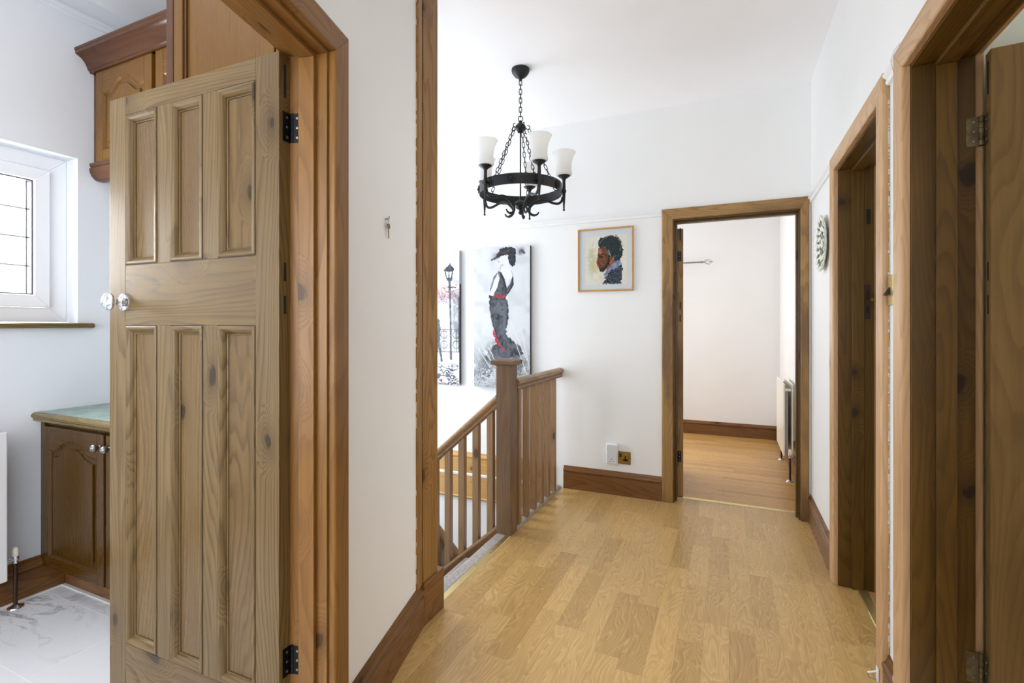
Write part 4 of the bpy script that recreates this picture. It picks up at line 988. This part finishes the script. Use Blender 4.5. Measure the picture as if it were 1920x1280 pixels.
for l_ in ([(.848, .571), (.93, .74), (1.0, .86)], [(.69, .55), (.84, .70), (.95, .80)], [(.15, .702), (.22, .76), (.316, .808)], [(.262, .712), (.33, .76), (.37, .797)], [(.08, .72), (.2, .80), (.30, .86)], [(.74, .66), (.88, .82), (.95, .90)]):
    p.line(l_, .006, (236, 238, 240), a=.9)
p.build('painted_woman', M['paint'], e, -1.935, 1.882, FY-.0345)
mb().box(-1.4352, -1.4346, FY-.034, FY-.003, .76, 1.88).build('dark_canvas_edge', M['canvas_dark'], e)
# street lamp
e = canvas('canvas_painting', -2.575, 1.882, .50, 1.137, 'grey canvas of a street lamp and railings by rippling water')
p = Paint(.50, 1.137, .003, (232, 234, 238), 9)
p.put(np.clip((p.n1-.5)*2, 0, .5), (214, 218, 224))
for x, y, rx, ry, a in ((.94, .22, .12, .05, .5), (.95, .40, .12, .12, .9), (.93, .52, .10, .12, .8), (.96, .62, .08, .12, .8), (.30, .2, .3, .12, .3), (.12, .5, .2, .2, .5)):
    p.blob(x, y, rx, ry, (96, 100, 112), (150, 154, 164), a)
p.blob(.70, .33, .30, .09, (120, 124, 136), (170, 174, 182), .9); p.blob(.86, .33, .16, .07, (80, 84, 96), None, .7)
for k in range(90):
    x, y = .56+p.r.rand()*.42, .25+p.r.rand()*.14
    p.line([(x, y), (x+.008, y+.003)], .006+.004*p.r.rand(), (200, 84, 100) if p.r.rand() < .6 else (226, 150, 156), a=.9)
p.line([(0, .442), (.77, .442)], .004, (120, 124, 132), a=.8); p.put(np.clip(1-np.abs(p.v-.50)/.06, 0, 1)*.25, (170, 174, 180))
for y in (.588, .753): p.line([(0, y), (1, y)], .006, (86, 90, 98))
for x in (.10, .34, .62, .70, .95): p.line([(x, .588), (x, .753)], .005, (96, 100, 108))
for x in (.22, .48, .70, .94):
    for y in (.625, .70): p.line([(x+.065*math.cos(a), y+.028*math.sin(a)) for a in [i*.5 for i in range(12)]], .006, (80, 84, 92))
p.line([(.996, .35), (.998, .75)], .02, (60, 62, 70), a=.8)
wv = np.sin(p.v*230+p.n2*9+6*p.n1)*.5+.5
colm = np.clip(1-np.abs(p.u-.83-.05*np.sin(p.v*60))/.14, 0, 1)+np.clip(1-np.abs(p.u-.63-.06*np.sin(p.v*50+1))/.10, 0, 1)*.9+np.clip(1-np.abs(p.u-.25)/.25, 0, 1)*.6+.25
p.put(np.clip((p.v-.82)*22, 0, 1)*np.clip((wv*colm-.30)*5, 0, 1)*.92, (54, 58, 68), (92, 96, 106))
p.put(np.clip((p.v-.92)*14, 0, 1)*.5*np.clip(wv*1.6-.2, 0, 1), (70, 74, 84))
p.line([(.6, .99), (1, .99)], .006, (150, 60, 70), a=.6)
p.poly(SH['man'], (84, 88, 98), (120, 124, 134), wob=.01); p.line([(.42, .69), (.40, .82)], .03, (90, 94, 102))
p.poly(SH['post'], (74, 78, 88), (118, 122, 132), wob=.003); p.poly(SH['arm2'], (60, 62, 70), wob=0); p.poly(SH['lant'], (50, 52, 58), wob=.002); p.poly(SH['pane'], (226, 228, 232), wob=.002); p.poly(SH['pane2'], (206, 208, 214), wob=.002)
p.poly(SH['roof'], (44, 46, 54), (90, 92, 100), wob=.004); p.poly(SH['lbase'], (48, 50, 58), (90, 92, 100), wob=.003)
p.build('painted_street_lamp', M['paint'], e, -2.575, 1.882, FY-.0345)
mb().box(-2.0752, -2.0746, FY-.034, FY-.003, .76, 1.60).build('dark_canvas_edge', M['canvas_dark'], e)

# framed portrait
px0, px1, pz0, pz1 = -1.053, -.636, 1.502, 1.975
e = empty('framed_portrait', ((px0+px1)/2, FY-.01, pz0), 'pastel profile portrait of a bearded man in a thin gold frame', 'framed picture')
FP = [(0, 0), (.002, -.018), (.006, -.021), (.011, -.018), (.013, -.012), (.013, 0)]
m_ = mb()
for p0, p1, A, gn in (((px0, FY, pz0), (px1, FY, pz0), (0, 0, 1), 'x'), ((px1, FY, pz1), (px0, FY, pz1), (0, 0, -1), 'x'), ((px0, FY, pz1), (px0, FY, pz0), (1, 0, 0), 'z'), ((px1, FY, pz0), (px1, FY, pz1), (-1, 0, 0), 'z')):
    m_.extrude(FP, p0, p1, A, (0, 1, 0), 1, -1, grain=gn)
m_.build('picture_frame', M['gold_frame'], e)
mb().box(px0+.010, px1-.010, FY-.009, FY-.003, pz0+.010, pz1-.010).build('mount_card', M['mount'], e)
p = Paint(px1-px0, pz1-pz0, .002, (214, 220, 224), 5)
inn = ((p.u > .144) & (p.u < .885) & (p.v > .127) & (p.v < .890)).astype(float); p.put(inn, (232, 229, 214), (224, 222, 208)); keep = p.img.copy()
p.blob(.27, .50, .10, .32, (176, 176, 132), (206, 200, 150), .8); p.blob(.42, .80, .12, .12, (210, 206, 170), None, .5); p.blob(.34, .62, .08, .16, (206, 190, 140), None, .6)
p.poly(SH['neck'], (120, 78, 54), (176, 104, 66)); p.poly(SH['pface'], (86, 56, 40), (124, 80, 54), wob=.006); p.poly(SH['fore'], (188, 110, 70), (132, 84, 58)); p.line([(.372, .40), (.362, .50), (.35, .55)], .010, (196, 118, 76), a=.8)
p.line([(.40, .35), (.42, .42)], .012, (206, 130, 88), a=.7); p.line([(.645, .50), (.60, .56)], .016, (190, 104, 62), a=.8); p.line([(.39, .52), (.43, .56), (.47, .58)], .008, (170, 106, 72), a=.6)
p.poly(SH['eye'], (24, 18, 18)); p.line([(.385, .425), (.47, .42)], .008, (20, 16, 16)); p.poly(SH['mouth'], (172, 98, 78)); p.poly(SH['beard'], (30, 24, 24), (56, 46, 42), wob=.015)
p.poly(SH['collar'], (150, 166, 196), (104, 118, 150), wob=.02); p.poly(SH['jacket'], (46, 54, 66), (112, 124, 142), wob=.025, n=p.n3); p.put(p.inside(SH['jacket'], .02)*np.clip((p.n3-.55)*8, 0, 1), (24, 26, 34))
p.poly(SH['hair'], (30, 36, 38), (82, 96, 98), wob=.02, n=p.n3); p.put(p.inside(SH['hair'], .015)*np.clip((p.n3-.5)*8, 0, 1)*.8, (22, 26, 28)); p.poly([(.52, .36), (.60, .42), (.60, .48), (.55, .42)], (106, 140, 132), (60, 80, 80), wob=.02)
for k in range(60):
    a_ = p.r.rand()*6.28; x, y = .60+.21*math.cos(a_)*(.8+.25*p.r.rand()), .30+.18*math.sin(a_)*(.8+.25*p.r.rand())
    if y < .46 and (x > .47 or y < .24): p.line([(x, y), (x+.03*math.cos(a_+1.3), y+.025*math.sin(a_+1.3))], .004, (34, 40, 42) if p.r.rand() < .7 else (120, 140, 150), a=.9)
p.img = np.where(inn[..., None] > 0, p.img, keep)
p.build('pastel_drawing', M['pastel'], e, px0, pz1, FY-.0095)
# ================================================================== WALL FITTINGS
# double brass socket
e = empty('brass_socket', (-.7325, FY-.004, .232), 'brass double socket on the end wall, its left half covered', 'socket')
mb().box(-.806, -.659, FY-.006, FY, .232, .320).build('face_plate', M['brass_old'], e, bevel=.002)
m_ = mb(); m_.box(-.808, -.657, FY-.0015, FY, .230, .322); m_.build('back_edge', M['copper_dark'], e)
m_ = mb(); m_.box(-.6985, -.6885, FY-.008, FY-.005, .257, .291); m_.box(-.712, -.675, FY-.008, FY-.005, .254, .270); m_.build('pin_insert', M['black_plastic'], e, bevel=.0008)
mb().box(-.738, -.722, FY-.010, FY-.005, .282, .306).build('rocker_switch', M['black_plastic'], e, bevel=.002)
mb().lathe([(0, -.0082), (.003, -.0076), (.0035, -.006)], (-.668, FY, .276), 'y', 10).build('screw', M['copper_dark'], e)
e = empty('plug_in_adapter', (-.786, FY-.03, .229), 'white plug-in adapter with its own socket, on the left of the brass socket', 'adapter')
mb().box(-.828, -.744, FY-.046, FY-.007, .229, .382).build('housing', M['white_plastic'], e, bevel=.009, seg=4)
mb().box(-.822, -.750, FY-.0475, FY-.045, .236, .372).build('front_panel', M['grey_plastic'], e, bevel=.001)
m_ = mb(); m_.box(-.788, -.784, FY-.0482, FY-.047, .265, .274); m_.box(-.801, -.794, FY-.0482, FY-.047, .250, .2545); m_.box(-.779, -.772, FY-.0482, FY-.047, .2495, .254); m_.build('pin_slots', M['black_plastic'], e)
m_ = mb()
for z in (.344, .336): m_.box(-.819, -.814, FY-.0482, FY-.047, z, z+.002)
m_.build('indicator_marks', M['pewter'], e)
# light switch between the right doorways
e = empty('light_switch', (WR-.004, 1.932, 1.308), 'brass light switch with a black rocker between the two right doorways', 'light switch')
mb().box(WR-.006, WR, 1.888, 1.976, 1.308, 1.406).build('switch_plate', M['brass'], e, bevel=.002)
m_ = mb(); m_.poly([(WR-.005, 1.345), (WR-.005, 1.369), (WR-.022, 1.343), (WR-.016, 1.339)], 'y', 1.926, 1.940); m_.build('rocker', M['black_plastic'], e)
m_ = mb(); m_.lathe([(0, -.0085), (.0035, -.0075), (.004, -.005)], (WR, 1.966, 1.355), 'x', 10); m_.build('screw', M['pewter'], e)
# ornamental plate
pc = Vector((WR, 3.115, 1.690)); PRD = .150
e = empty('ornamental_plate', (WR-.02, pc.y, pc.z-PRD), 'round ivory ceramic plate with raised green petals on the right wall', 'wall plate')
m_ = mb(); n = 96; prof = [(.055, -.006, 0), (.060, -.010, 0), (.088, -.013, 0), (.118, -.018, .3), (.146, -.026, 1), (.150, -.024, 1), (.142, -.018, 1), (.115, -.010, .3), (.080, -.005, 0)]
v = []; f = []; np_ = len(prof)
for k in range(n):
    a = 2*math.pi*k/n; sc = 1+.035*math.cos(a*18)
    for r, d, wg in prof:
        rr = r*(1+(sc-1)*wg); v.append((pc.x+d, pc.y+rr*math.cos(a), pc.z+rr*math.sin(a)))
for k in range(n):
    k2 = (k+1) % n
    for i in range(np_): j = (i+1) % np_; f.append((k*np_+i, k*np_+j, k2*np_+j, k2*np_+i))
m_.add(v, f); m_.lathe([(0, -.006), (.06, -.010), (.06, -.004), (0, -.003)], (pc.x, pc.y, pc.z), 'x', 40); m_.build('plate_dish', M['plate_white'], e, smooth=True, angle=60)
def petals(name, mat, cnt, r, dx, a, b, c, ph=0, tilt=0):
    m = mb()
    for k in range(cnt):
        th = 2*math.pi*(k+ph)/cnt; er = Vector((0, math.cos(th), math.sin(th))); et = Vector((0, -math.sin(th), math.cos(th))); ex = Vector((-1, 0, 0))
        cc = pc+er*r+ex*dx; v = []; f = []
        er2 = (er+ex*tilt).normalized()
        for i in range(7):
            ph_ = math.pi*i/6
            for j in range(8):
                t_ = 2*math.pi*j/8; v.append(cc+er2*(a*math.cos(ph_))+et*(b*math.sin(ph_)*math.cos(t_))+ex*(c*math.sin(ph_)*math.sin(t_)))
        for i in range(6):
            for j in range(8): j2 = (j+1) % 8; f.append((i*8+j, i*8+j2, (i+1)*8+j2, (i+1)*8+j))
        m.add(v, f)
    return m.build(name, mat, e, smooth=True)
petals('rim_scallops', M['plate_white'], 18, .136, .026, .018, .013, .005, 0, .3)
petals('leaf_pattern', M['plate_green'], 18, .108, .020, .020, .008, .006, .5, .2)
petals('petal_pattern', M['plate_white'], 14, .082, .015, .018, .012, .007, 0, .3)
petals('green_heart', M['plate_green'], 9, .046, .014, .020, .012, .008, .5, .2)
petals('flower_centre', M['plate_white'], 6, .016, .014, .012, .009, .008)
# key on a hook
hk = TA @ Vector((.333, 0, 1.617)); e = empty('key', (hk.x, hk.y, 1.56), 'small worn key hanging from a nail on the angled white wall', 'key')
def aw(x, d, z): return TA @ Vector((x, -d, z))
m_ = mb(); m_.tube([aw(.336, 0, 1.613), aw(.334, .010, 1.613), aw(.3335, .014, 1.617), aw(.334, .014, 1.622)], .0022, 8); m_.build('nail', M['pewter'], e, smooth=True)
m_ = mb(); m_.tube([aw(.333+.0065*math.cos(a), .009+.002*math.sin(a), 1.604+.011*math.sin(a)) for a in [k*math.pi/10 for k in range(20)]], .0011, 6, closed=True); m_.build('key_ring', M['pewter'], e, smooth=True)
TKY = frame_matrix(hk+Vector((0, 0, -hk.z)), -U, -NN)
m_ = MB(TA); bw = [(.332+.0105*math.cos(a), 1.588+.0095*math.sin(a)) for a in [k*math.pi/8 for k in range(16)]]
m_.poly(bw, 'y', -.0125, -.0100); m_.poly([(.3295, 1.581), (.3295, 1.548), (.331, 1.545), (.334, 1.545), (.3345, 1.551), (.3335, 1.554), (.335, 1.558), (.3335, 1.562), (.335, 1.566), (.335, 1.581)], 'y', -.0122, -.0102)
m_.build('key_blade', M['key'], e)
# cable and little hooks beside the nearest doorway
m_ = mb(); yc = DN[1]+.0875
m_.tube([(.470, yc+.004, .02), (.466, yc+.006, .10), (.462, yc+.016, .16), (.470, yc+.004, .24)]+[(.472, yc+.0015+.001*math.sin(z*5), z) for z in [.3+.1*k for k in range(17)]]+[(.470, yc+.004, 1.99), (.455, yc+.006, 2.03), (.452, yc+.006, 2.055), (.462, yc+.004, 2.085), (.474, yc+.002, 2.10)], .0026, 8)
m_.build('cable', M['white_plastic'], smooth=True, label='thin white cable running up the edge of the nearest right door frame', cat='cable')
def hook(z, lab):
    y = DM[0]-.008-.045
    e = empty('wall_hook', (.445, y, z-.02), lab, 'hook')
    m_ = mb(); m_.box(.449, .4535, y-.012, y+.012, z-.022, z+.022); m_.build('hook_base', M['white_plastic'], e, bevel=.002)
    m_ = mb(); m_.tube([(.450, y, z+.008), (.436, y, z+.002), (.424, y, z-.004)], .0030, 8); m_.build('hook_arm', M['white_plastic'], e, smooth=True)
    m_ = mb(); m_.tube([(.424, y, z-.004), (.428, y, z-.018), (.440, y, z-.022), (.450, y, z-.020)], .0015, 6); m_.build('hook_wire', M['pewter'], e, smooth=True)
hook(.086, 'upper of two small white hooks low on the middle right door frame')
hook(.020, 'lower of two small white hooks low on the middle right door frame')

# ================================================================== RADIATORS
def valve(e, p, floor_z, horiz, mat_pipe, white=True, head=True):
    """p: valve body centre; horiz: vector to the radiator"""
    x, y, z = p
    v_ = mb().lathe([(0, z-.020), (.009, z-.020), (.010, z-.012), (.008, z-.010), (.012, z-.004), (.012, z+.010), (.009, z+.014), (0, z+.014)], (x, y, 0), seg=16)
    v_.tube([(x, y, z), (x+horiz[0], y+horiz[1], z)], .007, 10)
    v = v_.build('valve', M['chrome'], e, smooth=True)
    if head: mb().lathe([(0, z+.012), (.011, z+.012), (.0125, z+.020), (.012, z+.042), (.009, z+.050), (0, z+.052)], (x, y, 0), seg=18).build('valve_cap', M['cream_enamel'], v, smooth=True)
    pp = mb().tube([(x, y, floor_z+.002), (x, y, z-.015)], .0075, 12).build('pipe', mat_pipe, e, smooth=True)
    mb().lathe([(.008, floor_z+.013), (.012, floor_z+.012), (.020, floor_z+.007), (.028, floor_z+.004), (.030, floor_z), (.008, floor_z)], (x, y, 0), seg=24).build('pipe_collar', M['chrome'], pp, smooth=True)
e = empty('radiator', (-2.89, .5, .14), 'white panel radiator below the kitchen window, mostly out of frame', 'radiator')
m_ = mb(); m_.box(-2.862, -2.850, -.05, 1.052, .138, .785); m_.build('front_panel', M['white_enamel'], e, bevel=.005, seg=3)
m_ = mb()
for k in range(26):
    y = -.02+.04*k; m_.box(-2.852, -2.8475, y, y+.024, .165, .755)
m_.build('panel_flutes', M['white_enamel'], e, bevel=.002)
for z_ in (.30, .62): mb().box(-2.945, -2.862, -.03, 1.03, z_, z_+.04).build('wall_bracket', M['white_enamel'], e)
valve(e, (-2.884, 1.089, .215), 0, (0, -.05), M['copper_dark'])
e = empty('radiator', (.447, 4.84, .18), 'cream double panel radiator inside the far doorway on the right', 'radiator')
ya, yb = 4.53, 5.15
for xx, nm in ((.404, 'front_panel'), (.462, 'rear_panel')):
    mb().box(xx, xx+.011, ya, yb, .185, .775).build(nm, M['cream_enamel'], e, bevel=.004, seg=3)
m_ = mb()
for k in range(20): m_.box(.415, .440, ya+.03+.0295*k, ya+.032+.0295*k, .21, .745)
m_.build('convector_fins', M['rad_back'], e)
for y_ in (ya+.012, yb-.022): mb().box(.415, .462, y_, y_+.010, .715, .735).build('end_bridge', M['cream_enamel'], e, bevel=.002)
for y_ in (ya+.08, yb-.11): mb().box(.473, .502, y_, y_+.03, .3, .72).build('wall_bracket', M['cream_enamel'], e)
valve(e, (.447, 4.490, .205), 0, (0, .045), M['copper_dark'])
valve(e, (.447, 5.200, .205), 0, (0, -.06), M['copper_dark'], head=False)
# curtain pole on the far room's back wall
e = empty('curtain_rod', (-1.0, 5.99, 1.96), 'slim metal curtain rod with an open twisted cage finial in the far room', 'curtain rod')
mb().tube([(-1.9, 5.985, 1.975), (-.285, 5.985, 1.975)], .008, 12).build('rod', M['pewter'], e, smooth=True)
mb().tube([(-1.2, 6.068, 1.975), (-1.2, 5.985, 1.975)], .006, 8).build('rod_bracket', M['pewter'], e, smooth=True)
m_ = mb(); m_.lathe([(0, -.300), (.011, -.298), (.011, -.278), (.006, -.272), (.009, -.262), (.004, -.255), (0, -.254)], (0, 5.985, 1.975), 'x', 14)
for k in range(4):
    pts = []
    for i in range(15):
        t_ = i/14; a = k*math.pi/2+t_*2.2; r = .030*math.sin(math.pi*t_)**.8+.002; pts.append((-.256+.075*t_, 5.985+r*math.cos(a), 1.975+r*math.sin(a)))
    m_.tube(pts, .0022, 6)
m_.tube([(-.182, 5.985, 1.975), (-.165, 5.985, 1.975)], [.005, .002], 8)
m_.build('cage_finial', M['pewter'], e, smooth=True)

# ================================================================== KITCHEN UNITS
def arch(u): 
    t = min(max((abs(2*u-1)-.10)/.72, 0), 1); return .5*(1+math.cos(math.pi*t))
def cab_door(parent, x0, x1, z0, z1, y, mat, arched=True, rise=.055, st=.052, inset=.036):
    """framed door with a raised cathedral panel; front face at y"""
    t = .020
    root = mb().box(x0+.004, x1-.004, y+.011, y+t, z0+.004, z1-.004).build('door', mat, parent)
    a, b, c, d = x0+st, x1-st, z0+st, z1-st
    N = 26
    def top(i, lo, hi, zt, h): return (lo+(hi-lo)*i/N, zt-h+h*arch(i/N))
    mb().box(x0, a, y, y+t-.001, z0, z1, 'z').build('stile', mat, root, bevel=.003)
    mb().box(b, x1, y, y+t-.001, z0, z1, 'z').build('stile', mat, root, bevel=.003)
    mb().box(a, b, y+.0005, y+t-.001, z0, c, 'x').build('rail', mat, root, bevel=.002)
    h = rise if arched else 0
    m = mb(); m.poly([top(i, a, b, d, h) for i in range(N+1)]+[(b, z1), (a, z1)], 'y', y+.0005, y+t-.001, grain='x'); m.build('top_rail', mat, root, bevel=.002)
    a2, b2, c2, d2 = a+inset, b-inset, c+inset, d-inset
    m = mb(); m.poly([(a2, c2), (b2, c2)]+[top(i, a2, b2, d2, h*.85) for i in range(N, -1, -1)], 'y', y+.002, y+.013); m.build('raised_panel', mat, root, bevel=.0035, seg=2)
    m = mb(); n_ = 2*N; lip = []
    # slope from the frame down to the recess
    o1 = [(a, c), (b, c)]+[top(i, a, b, d, h) for i in range(N, -1, -1)]
    k_ = .008
    o2 = [(a+k_, c+k_), (b-k_, c+k_)]+[top(i, a+k_, b-k_, d-k_, h) for i in range(N, -1, -1)]
    v = [(p[0], y+.001, p[1]) for p in o1]+[(p[0], y+.0105, p[1]) for p in o2]; n_ = len(o1)
    m.add(v, [(i, (i+1) % n_, (i+1) % n_+n_, i+n_) for i in range(n_)]); m.build('panel_moulding', mat, root)
    return root
def cknob(parent, x, y, z):
    m = mb(); m.lathe([(0, -.034), (.003, -.0335), (.0045, -.032), (.009, -.0325), (.0145, -.028), (.0165, -.021), (.0145, -.014), (.008, -.009), (.0065, -.004), (.009, -.0015), (.009, 0)], (x, y, z), 'y', 24)
    return m.build('knob', M['pewter'], parent, smooth=True)
# base unit
e = empty('base_cabinet', (-2.45, 1.48, 0), 'dark oak base cabinet with cathedral panel doors under the green worktop', 'cabinet')
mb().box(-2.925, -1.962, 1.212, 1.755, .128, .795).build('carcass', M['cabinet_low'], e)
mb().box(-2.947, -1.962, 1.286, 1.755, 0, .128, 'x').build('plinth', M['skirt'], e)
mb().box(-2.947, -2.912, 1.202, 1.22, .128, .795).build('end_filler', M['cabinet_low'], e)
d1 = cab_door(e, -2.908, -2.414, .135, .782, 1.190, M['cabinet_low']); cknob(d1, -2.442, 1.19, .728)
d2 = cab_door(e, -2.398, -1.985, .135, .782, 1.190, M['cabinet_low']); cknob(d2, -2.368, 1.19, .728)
e = empty('worktop', (-2.45, 1.46, .80), 'green marbled kitchen worktop with a moulded wooden edge', 'worktop')
mb().box(-2.948, -1.962, 1.190, 1.758, .805, .843).build('worktop_surface', M['worktop'], e)
m_ = mb(); m_.extrude([(0, 0), (-.012, 0), (-.017, .006), (-.015, .012), (-.022, .018), (-.024, .028), (-.018, .036), (-.006, .0405), (0, .0405)], (-2.948, 1.190, .803), (-1.962, 1.190, .803), (0, 1, 0), (0, 0, 1), grain='x')
m_.build('worktop_edge', M['sill'], e, smooth=True, angle=35)
mb().box(-2.32, -2.27, 1.36, 1.41, .843, .853).build('tap_hole_cover', M['white_plastic'], e, bevel=.004)
# wall unit
e = empty('wall_cabinet', (-2.45, 1.58, 1.975), 'oak wall cabinet with cathedral doors and a deep mahogany cornice', 'cabinet')
mb().box(-2.935, -1.962, 1.424, 1.755, 2.055, 2.53).build('carcass', M['cabinet'], e)
mb().box(-2.947, -2.912, 1.412, 1.43, 2.055, 2.53).build('end_filler', M['mahogany'], e)
cab_door(e, -2.910, -2.456, 2.062, 2.516, 1.402, M['cabinet'], rise=.06, st=.058)
cab_door(e, -2.428, -1.985, 2.062, 2.516, 1.402, M['cabinet'], rise=.06, st=.058)
CR = [(0, 0), (-.010, 0), (-.012, .008), (-.018, .012), (-.022, .024), (-.030, .042), (-.044, .058), (-.062, .068), (-.070, .071), (-.070, .084), (-.074, .088), (-.074, .098), (0, .098)]
m_ = mb(); m_.extrude(CR, (-2.948, 1.404, 2.516), (-1.964, 1.404, 2.516), (0, 1, 0), (0, 0, 1), grain='x'); m_.build('cornice', M['mahogany'], e, smooth=True, angle=30)
mb().box(-2.947, -1.964, 1.404, 1.755, 2.530, 2.540).build('cabinet_top', M['mahogany'], e)
m_ = mb(); m_.extrude([(0, 0), (-.010, 0), (-.012, -.010), (-.006, -.018), (-.012, -.026), (-.010, -.044), (-.002, -.062), (.012, -.078), (.022, -.082), (.05, -.082), (.05, 0)], (-2.948, 1.404, 2.062), (-1.964, 1.404, 2.062), (0, 1, 0), (0, 0, 1), grain='x')
m_.build('pelmet', M['mahogany'], e, smooth=True, angle=30)
# tall unit
e = empty('tall_cabinet', (-1.66, 1.46, 0), 'tall oak larder cabinet rising behind the open kitchen door', 'cabinet')
mb().box(-1.954, -1.325, 1.195, 1.755, 0, 2.80).build('carcass', M['mahogany'], e, bevel=.001)
mb().box(-1.955, -1.915, 1.168, 1.1945, .1, 2.80).build('end_panel', M['mahogany'], e, bevel=.002)
dd = mb().box(-1.850, -1.442, 1.182, 1.1925, .13, 2.78).build('door', M['cabinet'], e)
mb().box(-1.911, -1.862, 1.168, 1.1925, .11, 2.79).build('stile', M['cabinet'], dd, bevel=.003)
mb().box(-1.434, -1.385, 1.168, 1.1925, .11, 2.79).build('stile', M['cabinet'], dd, bevel=.003)
mb().box(-1.859, -1.848, 1.174, 1.1925, .13, 2.78).build('panel_moulding', M['mahogany'], dd, bevel=.002)
mb().box(-1.378, -1.327, 1.170, 1.1925, .11, 2.79).build('filler_panel', M['cabinet'], e, bevel=.002)
